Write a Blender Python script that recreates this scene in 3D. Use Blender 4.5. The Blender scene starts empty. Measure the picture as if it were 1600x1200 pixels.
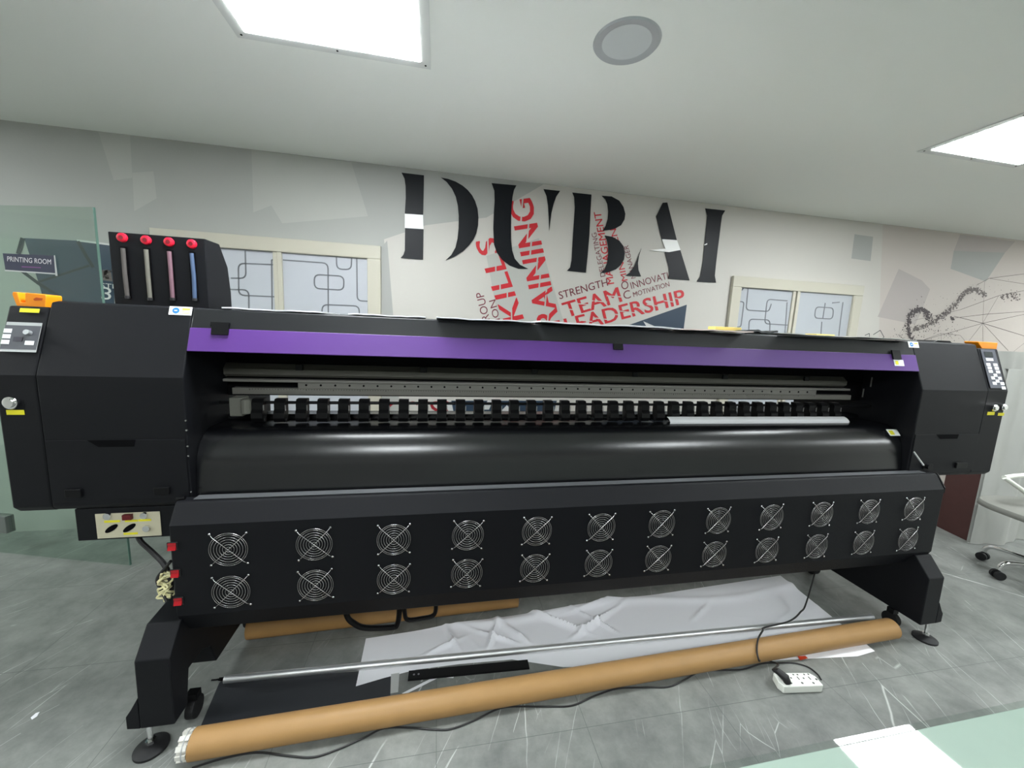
import bpy, bmesh, math, random
from mathutils import Vector, Matrix
random.seed(7)
SC = bpy.context.scene
COL = SC.collection

# ---------------------------------------------------------------- camera, world, exposure, lights
CAM = Vector((0, 0, 1.40))
FPX = 607.626
YAW, PIT, ROL = 0.19493331, -0.141112, 0.04355265
FW = Vector((math.sin(YAW)*math.cos(PIT), math.cos(YAW)*math.cos(PIT), math.sin(PIT)))
R0 = Vector((math.cos(YAW), -math.sin(YAW), 0)); U0 = R0.cross(FW)
RT = R0*math.cos(ROL) + U0*math.sin(ROL); UP = -R0*math.sin(ROL) + U0*math.cos(ROL)
cd = bpy.data.cameras.new('camera'); cam = bpy.data.objects.new('camera', cd); COL.objects.link(cam)
cd.sensor_width = 36; cd.lens = FPX/1600*36; cd.clip_start = 0.02; cd.clip_end = 100
M = Matrix((RT, UP, -FW)).transposed().to_4x4(); M.translation = CAM
cam.matrix_world = M; SC.camera = cam
SC.view_settings.view_transform = 'Standard'; SC.view_settings.look = 'None'
SC.view_settings.gamma = 1.0; SC.view_settings.use_curve_mapping = False
SC.view_settings.exposure = 2.16
W = bpy.data.worlds.new('world'); SC.world = W; W.use_nodes = True
W.node_tree.nodes['Background'].inputs[0].default_value = (0.75, 0.85, 1.0, 1)
W.node_tree.nodes['Background'].inputs[1].default_value = 0.12
PANEL_POWER = 11.0

CEIL = 2.42; WALLY = 2.83

# ---------------------------------------------------------------- surveying helpers: sight line of a photo point met with a real plane
def ray(px, py): return RT*((px-800)/FPX) - UP*((py-600)/FPX) + FW
def on(axis, val, px, py):
    d = ray(px, py); return CAM + d*((val-CAM[axis])/d[axis])
def on_plane(p0, n, px, py):
    d = ray(px, py); n = Vector(n); return CAM + d*((Vector(p0)-CAM).dot(n)/d.dot(n))
def wall(px, py): return on(1, WALLY, px, py)
def flr(px, py, z=0.0): return on(2, z, px, py)

# ---------------------------------------------------------------- materials
MATS = {}
def mat(name, col, rough=0.5, metal=0.0, spec=0.5, bump=0, bscale=200, emit=None, estr=0, coat=0, noise=0, nscale=20, trans=0, ior=1.45):
    if name in MATS: return MATS[name]
    m = bpy.data.materials.new(name); m.use_nodes = True; nt = m.node_tree; b = nt.nodes['Principled BSDF']
    b.inputs['Base Color'].default_value = (*col, 1); b.inputs['Roughness'].default_value = rough
    b.inputs['Metallic'].default_value = metal; b.inputs['Specular IOR Level'].default_value = spec
    b.inputs['Coat Weight'].default_value = coat; b.inputs['Transmission Weight'].default_value = trans; b.inputs['IOR'].default_value = ior
    if emit: b.inputs['Emission Color'].default_value = (*emit, 1); b.inputs['Emission Strength'].default_value = estr
    tc = nt.nodes.new('ShaderNodeTexCoord')
    if noise:
        n = nt.nodes.new('ShaderNodeTexNoise'); n.inputs['Scale'].default_value = nscale; n.inputs['Detail'].default_value = 6
        nt.links.new(tc.outputs['Object'], n.inputs['Vector'])
        mx = nt.nodes.new('ShaderNodeMix'); mx.data_type = 'RGBA'
        mx.inputs[6].default_value = tuple(c*(1-noise) for c in col)+(1,); mx.inputs[7].default_value = tuple(min(1, c*(1+noise)) for c in col)+(1,)
        nt.links.new(n.outputs['Fac'], mx.inputs[0]); nt.links.new(mx.outputs[2], b.inputs['Base Color'])
    if bump:
        n = nt.nodes.new('ShaderNodeTexNoise'); n.inputs['Scale'].default_value = bscale; n.inputs['Detail'].default_value = 3
        nt.links.new(tc.outputs['Object'], n.inputs['Vector'])
        bp = nt.nodes.new('ShaderNodeBump'); bp.inputs['Strength'].default_value = bump; bp.inputs['Distance'].default_value = 0.002
        nt.links.new(n.outputs['Fac'], bp.inputs['Height']); nt.links.new(bp.outputs[0], b.inputs['Normal'])
    MATS[name] = m; return m
def s(r, g, b):
    f = lambda c: (c/255/12.92) if c/255 <= .04045 else ((c/255+.055)/1.055)**2.4
    return (f(r), f(g), f(b))

BLK = mat('black_powder_coat', s(15, 16, 20), 0.5, spec=.22, bump=.35, bscale=900)
BLKS = mat('black_satin_sheet', s(13, 14, 17), 0.26, spec=.85, bump=.05, bscale=600)
BLKG = mat('black_gloss_cover', s(30, 31, 33), 0.30, spec=.5, bump=.03, bscale=60)
BLKP = mat('black_plastic', s(10, 10, 12), 0.4, spec=.25)
DARK = mat('dark_void', s(6, 6, 8), 0.8, spec=.1)
PURP = mat('purple_panel', s(80, 43, 118), 0.45)
STEEL = mat('bright_wire', (.50, .50, .50), 0.25, 1.0)
CHROME = mat('chrome', (.8, .8, .8), 0.08, 1.0)
ALU = mat('brushed_aluminium', (.78, .79, .80), 0.48, 1.0, noise=.08, nscale=40)
GREYM = mat('grey_anodised_beam', s(92, 90, 84), 0.45, .2)
RAILM = mat('steel_ruler', s(122, 120, 115), 0.42, .2)
WHT = mat('white_paper', s(236, 236, 240), 0.6)
LABEL = mat('white_label', s(235, 238, 235), 0.4)
YEL = mat('yellow_label', s(225, 215, 40), 0.45)
YELPAD = mat('pale_yellow_pad', s(250, 225, 130), 0.5)
BLUE = mat('label_blue', s(40, 120, 190), 0.4)
RED = mat('red_plastic', s(215, 30, 55), 0.3)
REDL = mat('red_rocker', s(165, 16, 28), 0.3)
ORG = mat('orange_plastic', s(250, 150, 25), 0.35)
KRAFT = mat('kraft_cardboard', s(158, 122, 76), 0.5, noise=.10, nscale=14, bump=.1, bscale=300)
GREYPL = mat('grey_membrane', s(78, 80, 86), 0.4)
SILV = mat('silver_trim', s(175, 178, 178), 0.35, .3)
BTN = mat('white_button', s(225, 228, 230), 0.4)
GASK = mat('black_rubber', s(22, 22, 24), 0.6)
PLATE = mat('connector_plate', s(196, 190, 165), 0.4, noise=.12, nscale=25)
CORDM = mat('cord_black', s(28, 27, 28), 0.5)
CREAM = mat('cream_upvc', s(184, 180, 165), 0.42)
SHEETG = mat('grey_white_vinyl_sheet', s(172, 173, 168), 0.45, noise=.06, nscale=5)

# ---------------------------------------------------------------- mesh helpers
def obj(name, bm, m, parent=None, bevel=0, smooth=False, kind=None):
    me = bpy.data.meshes.new(name)
    bmesh.ops.recalc_face_normals(bm, faces=bm.faces); bm.to_mesh(me); bm.free()
    for k in (m if isinstance(m, (list, tuple)) else [m]): me.materials.append(k)
    if smooth:
        for p in me.polygons: p.use_smooth = True
        try: me.set_sharp_from_angle(angle=math.radians(40))
        except Exception: pass
    o = bpy.data.objects.new(name, me); COL.objects.link(o)
    if parent:
        o.parent = parent; o.location = -WORLD(parent)
    if bevel:
        b = o.modifiers.new('bevel', 'BEVEL'); b.width = bevel; b.segments = 2; b.limit_method = 'ANGLE'; b.angle_limit = math.radians(35)
    if kind: o['kind'] = kind
    return o
def WORLD(o):
    v = Vector(o.location)
    while o.parent: o = o.parent; v += o.location
    return v
def tag(o, label, cat, group=None):
    o['label'] = label; o['category'] = cat
    if group: o['group'] = group
    return o
def thing(name, label, cat, loc, group=None):
    o = bpy.data.objects.new(name, None); COL.objects.link(o); o.location = loc; o.empty_display_size = .05
    return tag(o, label, cat, group)
def B(): return bmesh.new()
def box(bm, x0, x1, y0, y1, z0, z1, mi=0):
    v = [bm.verts.new((x, y, z)) for x in (x0, x1) for y in (y0, y1) for z in (z0, z1)]
    for f in ((0,1,3,2), (4,6,7,5), (0,4,5,1), (2,3,7,6), (0,2,6,4), (1,5,7,3)):
        bm.faces.new([v[i] for i in f]).material_index = mi
    return bm
def prism(bm, a, b, prof, axis=0, mi=0):
    # extrude a closed profile between a and b along axis; profile in the other two axes
    def P(t, u, w): return (t, u, w) if axis == 0 else ((u, t, w) if axis == 1 else (u, w, t))
    A = [bm.verts.new(P(a, u, w)) for u, w in prof]; C = [bm.verts.new(P(b, u, w)) for u, w in prof]
    n = len(prof); bm.faces.new(A).material_index = mi; bm.faces.new(C[::-1]).material_index = mi
    for i in range(n): bm.faces.new((A[i], C[i], C[(i+1) % n], A[(i+1) % n])).material_index = mi
    return bm
def tube(bm, pts, r, seg=10, caps=True, closed=False, mi=0):
    pts = [Vector(p) for p in pts]; n = len(pts); rings = []; prev = None
    for i, p in enumerate(pts):
        if closed: t = pts[(i+1) % n]-pts[i-1]
        else: t = (pts[min(i+1, n-1)]-pts[max(i-1, 0)])
        t.normalize()
        if prev is None:
            a = Vector((0, 0, 1)) if abs(t.z) < .9 else Vector((1, 0, 0)); u = t.cross(a).normalized()
        else: u = (prev - t*prev.dot(t)).normalized()
        prev = u; w = t.cross(u); rr = r[i] if isinstance(r, (list, tuple)) else r
        rings.append([bm.verts.new(p+(u*math.cos(2*math.pi*k/seg)+w*math.sin(2*math.pi*k/seg))*rr) for k in range(seg)])
    m = n if closed else n-1
    for i in range(m):
        a, b = rings[i], rings[(i+1) % n]
        for k in range(seg): bm.faces.new((a[k], a[(k+1) % seg], b[(k+1) % seg], b[k])).material_index = mi
    if caps and not closed:
        bm.faces.new(rings[0][::-1]).material_index = mi; bm.faces.new(rings[-1]).material_index = mi
    return bm
def smoothpath(P, n=8):
    P = [Vector(p) for p in P]; out = []
    for i in range(len(P)-1):
        a = P[max(i-1, 0)]; b = P[i]; c = P[i+1]; d = P[min(i+2, len(P)-1)]
        for k in range(n):
            t = k/n; out.append(.5*((2*b)+(c-a)*t+(2*a-5*b+4*c-d)*t*t+(3*b-a-3*c+d)*t**3))
    out.append(P[-1]); return out
def slab(bm, quad, thick, mi=0):
    # flat polygon in space given thickness along its normal (both ways kept thin)
    q = [Vector(p) for p in quad]; n = Vector((0, 0, 0))
    for i in range(len(q)): n += (q[i]-q[0]).cross(q[(i+1) % len(q)]-q[0])
    n.normalize()
    if n.dot(CAM-q[0]) < 0: n = -n
    A = [bm.verts.new(p) for p in q]; C = [bm.verts.new(p+n*thick) for p in q]; k = len(q)
    bm.faces.new(A).material_index = mi; bm.faces.new(C[::-1]).material_index = mi
    for i in range(k): bm.faces.new((A[i], C[i], C[(i+1) % k], A[(i+1) % k])).material_index = mi
    return bm
def cyl(bm, p0, p1, r, seg=24, mi=0): return tube(bm, [p0, p1], r, seg, mi=mi)

_tc = {}
def text_mesh(txt, bold=0.0):
    k = (txt, bold)
    if k in _tc: return _tc[k]
    c = bpy.data.curves.new('t', 'FONT'); c.body = txt; c.size = 1; c.offset = bold; c.resolution_u = 3
    o = bpy.data.objects.new('t', c); COL.objects.link(o); bpy.context.view_layer.update()
    me = o.evaluated_get(bpy.context.evaluated_depsgraph_get()).to_mesh()
    vs = [v.co.copy() for v in me.vertices]; fs = [tuple(p.vertices) for p in me.polygons]
    bpy.data.objects.remove(o); bpy.data.curves.remove(c)
    x0 = min(v.x for v in vs); x1 = max(v.x for v in vs); y1 = max(v.y for v in vs)
    _tc[k] = ([((v.x-x0)/(x1-x0), v.y/y1) for v in vs], fs); return _tc[k]
def text(bm, txt, p0, p1, ph, bold=0.0, mi=0, off=0.0):
    # p0 -> p1 baseline, ph = point above p0 at cap height; off = lift toward the camera side
    p0, p1, ph = Vector(p0), Vector(p1), Vector(ph); ux = p1-p0; uy = ph-p0
    n = ux.cross(uy).normalized()
    if n.dot(CAM-p0) < 0: n = -n
    vs, fs = text_mesh(txt, 0.0); ex, ey = ux.normalized(), uy.normalized()
    sh = [(0, 0)] if not bold else [(i*bold*uy.length, j*bold*uy.length) for i in (-1, 0, 1) for j in (-.6, .6)]
    for q, (sx, sy) in enumerate(sh):
      V = [bm.verts.new(p0+ux*a+uy*b+n*(off+q*.00012)+ex*sx+ey*sy) for a, b in vs]
      for f in fs:
        try: bm.faces.new([V[i] for i in f]).material_index = mi
        except ValueError: pass

# ---------------------------------------------------------------- floor material: grey marbled vinyl tiles
def floor_mat():
    m = bpy.data.materials.new('grey_marble_tiles'); m.use_nodes = True; nt = m.node_tree; L = nt.links; N = nt.nodes
    b = N['Principled BSDF']; b.inputs['Roughness'].default_value = .38
    g = N.new('ShaderNodeNewGeometry'); sep = N.new('ShaderNodeSeparateXYZ'); L.new(g.outputs['Position'], sep.inputs[0])
    def mth(op, a, b2=None, c=None):
        n = N.new('ShaderNodeMath'); n.operation = op
        for i, v in enumerate((a, b2, c)):
            if v is None: continue
            if isinstance(v, (int, float)): n.inputs[i].default_value = v
            else: L.new(v, n.inputs[i])
        return n.outputs[0]
    def joint(out, off, step, w):
        f = mth('FRACT', mth('DIVIDE', mth('SUBTRACT', out, off), step)); d = mth('MULTIPLY', mth('ABSOLUTE', mth('SUBTRACT', f, .5)), step)
        return mth('GREATER_THAN', d, step/2-w)
    jx = joint(sep.outputs[0], 0.55, .53, .0011); jy = joint(sep.outputs[1], 1.122, .54, .0011)
    j = mth('MAXIMUM', jx, jy)
    base = N.new('ShaderNodeTexNoise'); base.inputs['Scale'].default_value = 6.0; base.inputs['Detail'].default_value = 9; base.inputs['Roughness'].default_value = .7
    L.new(g.outputs['Position'], base.inputs['Vector'])
    cr = N.new('ShaderNodeValToRGB'); cr.color_ramp.elements[0].position = .3; cr.color_ramp.elements[1].position = .72
    cr.color_ramp.elements[0].color = (*s(97, 100, 97), 1); cr.color_ramp.elements[1].color = (*s(138, 140, 136), 1)
    L.new(base.outputs['Fac'], cr.inputs[0])
    # long thin pale veins at about 65 degrees, broken at the tile joints
    cx = mth('FLOOR', mth('DIVIDE', mth('SUBTRACT', sep.outputs[0], .285), .53)); cy = mth('FLOOR', mth('DIVIDE', mth('SUBTRACT', sep.outputs[1], .852), .54))
    cc = N.new('ShaderNodeCombineXYZ'); L.new(cx, cc.inputs[0]); L.new(cy, cc.inputs[1])
    wn = N.new('ShaderNodeTexWhiteNoise'); wn.noise_dimensions = '2D'; L.new(cc.outputs[0], wn.inputs['Vector'])
    sc_ = N.new('ShaderNodeVectorMath'); sc_.operation = 'SCALE'; sc_.inputs['Scale'].default_value = 3.0; L.new(wn.outputs['Color'], sc_.inputs[0])
    wp = N.new('ShaderNodeTexNoise'); wp.inputs['Scale'].default_value = 2.2; wp.inputs['Detail'].default_value = 3; L.new(g.outputs['Position'], wp.inputs['Vector'])
    ws = N.new('ShaderNodeVectorMath'); ws.operation = 'SCALE'; ws.inputs['Scale'].default_value = .07; L.new(wp.outputs['Color'], ws.inputs[0])
    ad = N.new('ShaderNodeVectorMath'); ad.operation = 'ADD'; L.new(g.outputs['Position'], ad.inputs[0]); L.new(sc_.outputs[0], ad.inputs[1])
    ad2 = N.new('ShaderNodeVectorMath'); ad2.operation = 'ADD'; L.new(ad.outputs[0], ad2.inputs[0]); L.new(ws.outputs[0], ad2.inputs[1])
    veins = None
    for ang, sc, wd, brk in ((66, (3.4, .42), .0038, .46), (60, (8.5, 1.0), .0065, .545), (72, (16, 3.5), .010, .60)):
        mp = N.new('ShaderNodeMapping'); mp.vector_type = 'POINT'; mp.inputs['Rotation'].default_value = (0, 0, math.radians(90-ang))
        mp.inputs['Location'].default_value = (ang, ang*.7, 0); L.new(ad2.outputs[0], mp.inputs[0])
        m2 = N.new('ShaderNodeMapping'); m2.inputs['Scale'].default_value = (sc[0], sc[1], 0); L.new(mp.outputs[0], m2.inputs[0])
        n = N.new('ShaderNodeTexVoronoi'); n.feature = 'DISTANCE_TO_EDGE'; n.inputs['Scale'].default_value = 1.0; L.new(m2.outputs[0], n.inputs['Vector'])
        v = mth('SUBTRACT', 1.0, mth('MINIMUM', 1.0, mth('DIVIDE', n.outputs['Distance'], wd)))
        n2 = N.new('ShaderNodeTexNoise'); n2.inputs['Scale'].default_value = 3.2; n2.inputs['Detail'].default_value = 5; L.new(mp.outputs[0], n2.inputs['Vector'])
        v = mth('MULTIPLY', v, mth('MINIMUM', 1.0, mth('MAXIMUM', 0.0, mth('MULTIPLY', mth('SUBTRACT', n2.outputs['Fac'], brk), 8.0))))
        veins = v if veins is None else mth('MAXIMUM', veins, v)
    mx = N.new('ShaderNodeMix'); mx.data_type = 'RGBA'; mx.inputs[7].default_value = (*s(205, 207, 203), 1)
    L.new(mth('MULTIPLY', veins, .85), mx.inputs[0]); L.new(cr.outputs[0], mx.inputs[6])
    mj = N.new('ShaderNodeMix'); mj.data_type = 'RGBA'; mj.inputs[7].default_value = (*s(82, 86, 84), 1)
    L.new(mth('MULTIPLY', j, .8), mj.inputs[0]); L.new(mx.outputs[2], mj.inputs[6]); L.new(mj.outputs[2], b.inputs['Base Color'])
    n3 = N.new('ShaderNodeTexNoise'); n3.inputs['Scale'].default_value = 55; n3.inputs['Detail'].default_value = 4; L.new(g.outputs['Position'], n3.inputs['Vector'])
    bp = N.new('ShaderNodeBump'); bp.inputs['Strength'].default_value = .12; bp.inputs['Distance'].default_value = .003
    L.new(n3.outputs['Fac'], bp.inputs['Height']); L.new(bp.outputs[0], b.inputs['Normal'])
    return m
FLOORM = floor_mat()
CEILM = mat('ceiling_paint', s(236, 238, 232), .85, bump=.15, bscale=90)
WALLM = mat('wallpaper_grey', s(163, 164, 159), .55, bump=.25, bscale=60)
WALLP = mat('wall_paint', s(228, 228, 222), .8)

# ---------------------------------------------------------------- room
XL, XR, YB = -5.2, 7.2, -4.8
bm = box(B(), XL, XR, YB, WALLY, -.1, 0); obj('floor', bm, FLOORM, kind='structure')
bm = box(B(), XL, XR, YB, WALLY, CEIL, CEIL+.1); obj('ceiling', bm, CEILM, kind='structure')
bm = box(B(), XL-.1, XL, YB, WALLY, 0, CEIL); obj('wall_left', bm, WALLP, kind='structure')
bm = box(B(), XR, XR+.1, YB, WALLY, 0, CEIL); obj('wall_right', bm, WALLP, kind='structure')
bm = box(B(), XL, XR, YB-.1, YB, 0, CEIL); obj('wall_rear', bm, WALLP, kind='structure')

# back wall with its printed wallpaper (pattern polygons stay in the wall's own mesh)
WM = [WALLM,
      mat('wallpaper_pale', s(173, 174, 168), .55, bump=.2, bscale=60),        # 1
      mat('wallpaper_white', s(190, 187, 180), .55, bump=.2, bscale=60),       # 2
      mat('wallpaper_shade', s(159, 160, 156), .55, bump=.2, bscale=60),       # 3
      mat('wallpaper_blush', s(186, 178, 171), .55, bump=.2, bscale=60),       # 4
      mat('wallpaper_mauve', s(170, 162, 158), .55, bump=.2, bscale=60),       # 5
      mat('wallpaper_navy', s(42, 58, 75), .45),                               # 6
      mat('wallpaper_line', s(100, 92, 90), .6),                             # 7
      mat('wallpaper_dots', s(66, 58, 60), .6),                                # 8
      mat('wallpaper_dark', s(30, 36, 43), .5),                                # 9
      mat('wallpaper_figure', s(198, 198, 196), .5),                           # 10
      mat('wallpaper_red', s(139, 31, 40), .5)]                                # 11
bm = box(B(), XL, XR, WALLY, WALLY+.1, 0, CEIL)
def wpoly(pts, mi, lift):
    q = [Vector(p) if len(p) == 3 else wall(*p) for p in pts]
    for p in q: p.y -= lift; p.z = min(p.z, CEIL-.001); p.z = max(p.z, .001)
    try: bm.faces.new([bm.verts.new(p) for p in q]).material_index = mi
    except ValueError: pass
def wline(pts, w, mi, lift):
    q = [wall(*p) for p in pts]
    for a, b in zip(q[:-1], q[1:]):
        d = (b-a); n = Vector((-d.z, 0, d.x)).normalized()*w/2
        wpoly([tuple(a+n), tuple(b+n), tuple(b-n), tuple(a-n)], mi, lift)
zf = .001
wpoly([(600, 374), (665, 352), (760, 340), (850, 283), (1300, 336), (1400, 346), (1400, 420), (1360, 900), (640, 900)], 2, .0006)
wpoly([(1380, 345), (1650, 376), (1720, 900), (1340, 900)], 4, .0008)
wpoly([(153, 200), (203, 208), (207, 278), (178, 282)], 1, .001)
wpoly([(207, 270), (240, 268), (245, 310), (210, 330)], 1, .0012)
wpoly([(393, 233), (549, 254), (575, 338), (441, 349), (424, 321), (396, 332)], 1, .001)
wpoly([(0, 330), (150, 345), (150, 380), (0, 372)], 3, .001)
wpoly([(597, 385), (605, 376), (615, 500), (600, 560)], 3, .0012)
wpoly([(1335, 366), (1364, 370), (1360, 408), (1330, 404)], 3, .0014)
wpoly([(1404, 420), (1440, 438), (1453, 452), (1440, 485), (1430, 507), (1371, 495)], 5, .0014)
wpoly([(1500, 366), (1586, 377), (1570, 395), (1490, 392)], 5, .0014)
wpoly([(1490, 392), (1570, 395), (1540, 440), (1485, 420)], 3, .0014)
wpoly([(760, 400), (842, 372), (880, 500), (790, 560)], 1, .001)
# navy mural shapes
wpoly([(962, 515), (1073, 476), (1066, 530), (1040, 560), (930, 560)], 6, .0016)
wpoly([(1005, 502), (1030, 513), (1036, 516), (1012, 514)], 10, .0018)
wpoly([(700, 626), (870, 626), (862, 660), (700, 660)], 6, .0016)
wpoly([(695, 626), (705, 626), (712, 660), (690, 660)], 10, .0018)
wpoly([(762, 626), (770, 626), (764, 640), (752, 640)], 10, .0018)
wpoly([(785, 640), (792, 633), (806, 648), (780, 650)], 10, .0018)
wpoly([(868, 640), (880, 626), (895, 660), (866, 660)], 10, .0018)
# poster behind the glass door at the left: navy field with a pale edge
wpoly([(38, 372), (120, 376), (176, 383), (182, 560), (96, 560), (60, 440)], 6, .0014)
wpoly([(120, 374), (174, 381), (174, 384), (121, 377)], 10, .0018)
wline([(36, 372), (29, 397)], .022, 9, .002)
wline([(122, 377), (134, 398), (146, 418)], .018, 9, .002)
wline([(30, 420), (62, 444), (88, 460), (110, 478)], .018, 9, .002)
wline([(62, 440), (100, 428), (140, 415)], .012, 9, .002)
for k in range(26):
    wpoly([(158+random.random()*18, 420+random.random()*18) for _ in range(3)], 7, .0022)
wpoly([(158, 424), (174, 426), (176, 440), (160, 438)], 7, .002)
text(bm, 'STI', wall(158, 449)+Vector((0, -.003, 0)), wall(178, 451)+Vector((0, -.003, 0)), wall(158, 442)+Vector((0, -.003, 0)), .0, 10)
text(bm, '3', wall(159, 467)+Vector((0, -.003, 0)), wall(174, 469)+Vector((0, -.003, 0)), wall(160, 448)+Vector((0, -.003, 0)), .0, 10)
# red lettering low on the wall, seen through the gap of the machine
text(bm, 'SUCCESS', wall(560, 652)+Vector((0, -.002, 0)), wall(700, 650)+Vector((0, -.002, 0)), wall(562, 628)+Vector((0, -.002, 0)), .02, 11)
# plexus drawing on the right
wline([(1535, 505), (1490, 518), (1440, 532)], .004, 7, .002); wline([(1490, 494), (1535, 505), (1610, 528)], .005, 7, .002)
wline([(1490, 497), (1540, 491), (1640, 484)], .004, 7, .002); wline([(1535, 505), (1610, 489)], .004, 7, .002)
wline([(1535, 505), (1575, 548)], .004, 7, .002); wline([(1535, 505), (1500, 550)], .004, 7, .002); wline([(1538, 440), (1535, 505), (1536, 560)], .003, 7, .002)
wline([(1500, 484), (1560, 462), (1640, 446)], .004, 7, .002); wline([(1535, 505), (1560, 462)], .003, 7, .002)
wline([(1525, 446), (1545, 435), (1600, 428), (1640, 424)], .004, 7, .002); wline([(1545, 435), (1640, 450)], .003, 7, .002)
wline([(1440, 532), (1470, 521), (1500, 524), (1530, 560)], .003, 7, .002); wline([(1470, 521), (1471, 560)], .003, 7, .002)
wline([(1430, 500), (1500, 484)], .003, 7, .002); wline([(1570, 560), (1620, 520)], .003, 7, .002)
rnd = random.Random(3)
def scatter(path, n, spread, smin, smax, mi):
    for _ in range(n):
        i = rnd.randrange(len(path)-1); t = rnd.random(); a, b = path[i], path[i+1]
        x = a[0]+(b[0]-a[0])*t+rnd.gauss(0, spread); y = a[1]+(b[1]-a[1])*t+rnd.gauss(0, spread); r = rnd.uniform(smin, smax); th = rnd.random()*6
        wpoly([(x+r*math.cos(th+k*2.1)*rnd.uniform(.6, 1.3), y+r*math.sin(th+k*2.1)*rnd.uniform(.6, 1.3)) for k in range(3)], mi, .0024+rnd.random()*.0006)
scatter([(1424, 533), (1418, 512), (1421, 492), (1434, 483), (1447, 486), (1452, 500)], 420, 2.2, .7, 2.4, 8)
scatter([(1430, 515), (1455, 505), (1475, 492), (1490, 478), (1508, 456), (1522, 451), (1540, 461)], 380, 2.0, .7, 2.4, 7)
scatter([(1460, 500), (1480, 488)], 30, 2.0, .8, 2.4, 8); scatter([(1508, 456), (1518, 453)], 25, 1.5, .8, 2.2, 7)
scatter([(1484, 496), (1490, 500)], 22, 1.6, .8, 2.2, 8)
scatter([(1563, 466), (1580, 462), (1590, 466)], 60, 3.0, .6, 2.2, 7)
scatter([(1420, 480), (1450, 478), (1500, 470), (1530, 450), (1590, 455)], 60, 7, .4, 1.0, 8)
scatter([(1400, 525), (1440, 515), (1500, 520)], 160, 7, .4, 1.3, 8)
wline([(1351, 524), (1358, 521), (1358, 527)], .006, 9, .002)
wline([(1364, 523), (1375, 516), (1381, 527), (1377, 529)], .006, 9, .002)
wb = obj('wall_back', bm, WM, kind='structure')

# ---------------------------------------------------------------- windows
PANE_A = mat('frosted_pane', s(178, 181, 187), .35)
PANE_B = mat('frosted_pane_dim', s(168, 172, 177), .35)
LINE = mat('window_film_line', s(110, 112, 116), .4)
def rounded(pts, r):
    out = [Vector(pts[0])]
    for i in range(1, len(pts)-1):
        a, b, c = Vector(pts[i-1]), Vector(pts[i]), Vector(pts[i+1]); u = (a-b); w = (c-b)
        ru = min(r, u.length*.45, w.length*.45); p = b+u.normalized()*ru; q = b+w.normalized()*ru
        for k in range(5): t = k/4; out.append(p*(1-t)**2+b*2*t*(1-t)+q*t*t)
    out.append(Vector(pts[-1])); return out
def strip(bm, pts, w, mi=0):
    for a, b in zip(pts[:-1], pts[1:]):
        d = b-a
        if d.length < 1e-5: continue
        d.normalize(); n = Vector((-d.z, 0, d.x))*w/2; a2 = a-d*w*.2; b2 = b+d*w*.2
        slab(bm, [a2+n, b2+n, b2-n, a2-n], .002, mi)
def window(name, x0, x1, z0, z1, panes, lines, mats):
    # cream uPVC sliding window: outer casing, sash, two frosted panes
    root = bpy.data.objects.new(name, None); COL.objects.link(root); root.location = ((x0+x1)/2, WALLY, z0); root['kind'] = 'structure'
    f = B(); cw = .085; y0, y1 = WALLY-.03, WALLY-.001
    box(f, x0, x1, y0, y1, z1-cw, z1); box(f, x0, x1, y0, y1, z0, z0+cw)
    box(f, x0, x0+cw, y0, y1, z0+cw, z1-cw); box(f, x1-cw, x1, y0, y1, z0+cw, z1-cw)
    o = obj('window_frame', f, CREAM, root, bevel=.004); o['kind'] = 'structure'
    for k, (a, b, zt) in enumerate(panes):
        sh = B(); sw = .028; ys = (WALLY-.026, WALLY-.006) if k else (WALLY-.018, WALLY-.002)
        box(sh, a-sw, a, *ys, z0+cw, zt+sw); box(sh, b, b+sw, *ys, z0+cw, zt+sw); box(sh, a, b, *ys, zt, zt+sw)
        o = obj('window_sash', sh, CREAM, root, bevel=.003); o['kind'] = 'structure'
        p = box(B(), a, b, WALLY-.010 if k else WALLY-.006, WALLY-.001, z0+cw, zt, 0); yy = (WALLY-.010 if k else WALLY-.006)
        for (pts, closed) in lines[k]:
            q = [on(1, yy, *c) for c in pts]
            if closed: q = [(q[0]+q[1])/2]+q[1:]+[q[0], (q[0]+q[1])/2]
            q = [Vector((min(max(v.x, a+.004), b-.004), yy, min(v.z, zt-.004))) for v in q]
            strip(p, rounded(q, .035), .008, 1)
        o = obj('window_pane', p, [mats[k], LINE], root); o['kind'] = 'structure'
    return root
def c1(l): return [(300+x/4, 200+y/4) for x, y in l]
def c2(l): return [(1100+x/4, 350+y/4) for x, y in l]
window('window_1', -1.70, -.375, .55, 1.905, [(-1.50, -1.035, 1.835), (-.980, -.455, 1.818)],
  [[(c1([(333, 770), (338, 940), (245, 938)]), 0), (c1([(515, 855), (290, 845), (293, 1045), (520, 1055)]), 0), (c1([(200, 1008), (355, 1012), (358, 1300)]), 0), (c1([(520, 825), (498, 826), (503, 1300)]), 0)],
   [(c1([(568, 825), (850, 845), (853, 1300)]), 0), (c1([(765, 915), (950, 927), (948, 1014), (765, 1003)]), 1), (c1([(903, 800), (905, 882), (995, 885), (998, 805)]), 0), (c1([(1030, 815), (1033, 1080), (1105, 1083)]), 0), (c1([(810, 1300), (814, 1103), (1045, 1113), (1050, 1300)]), 0)]],
  [PANE_A, PANE_A])
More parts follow.
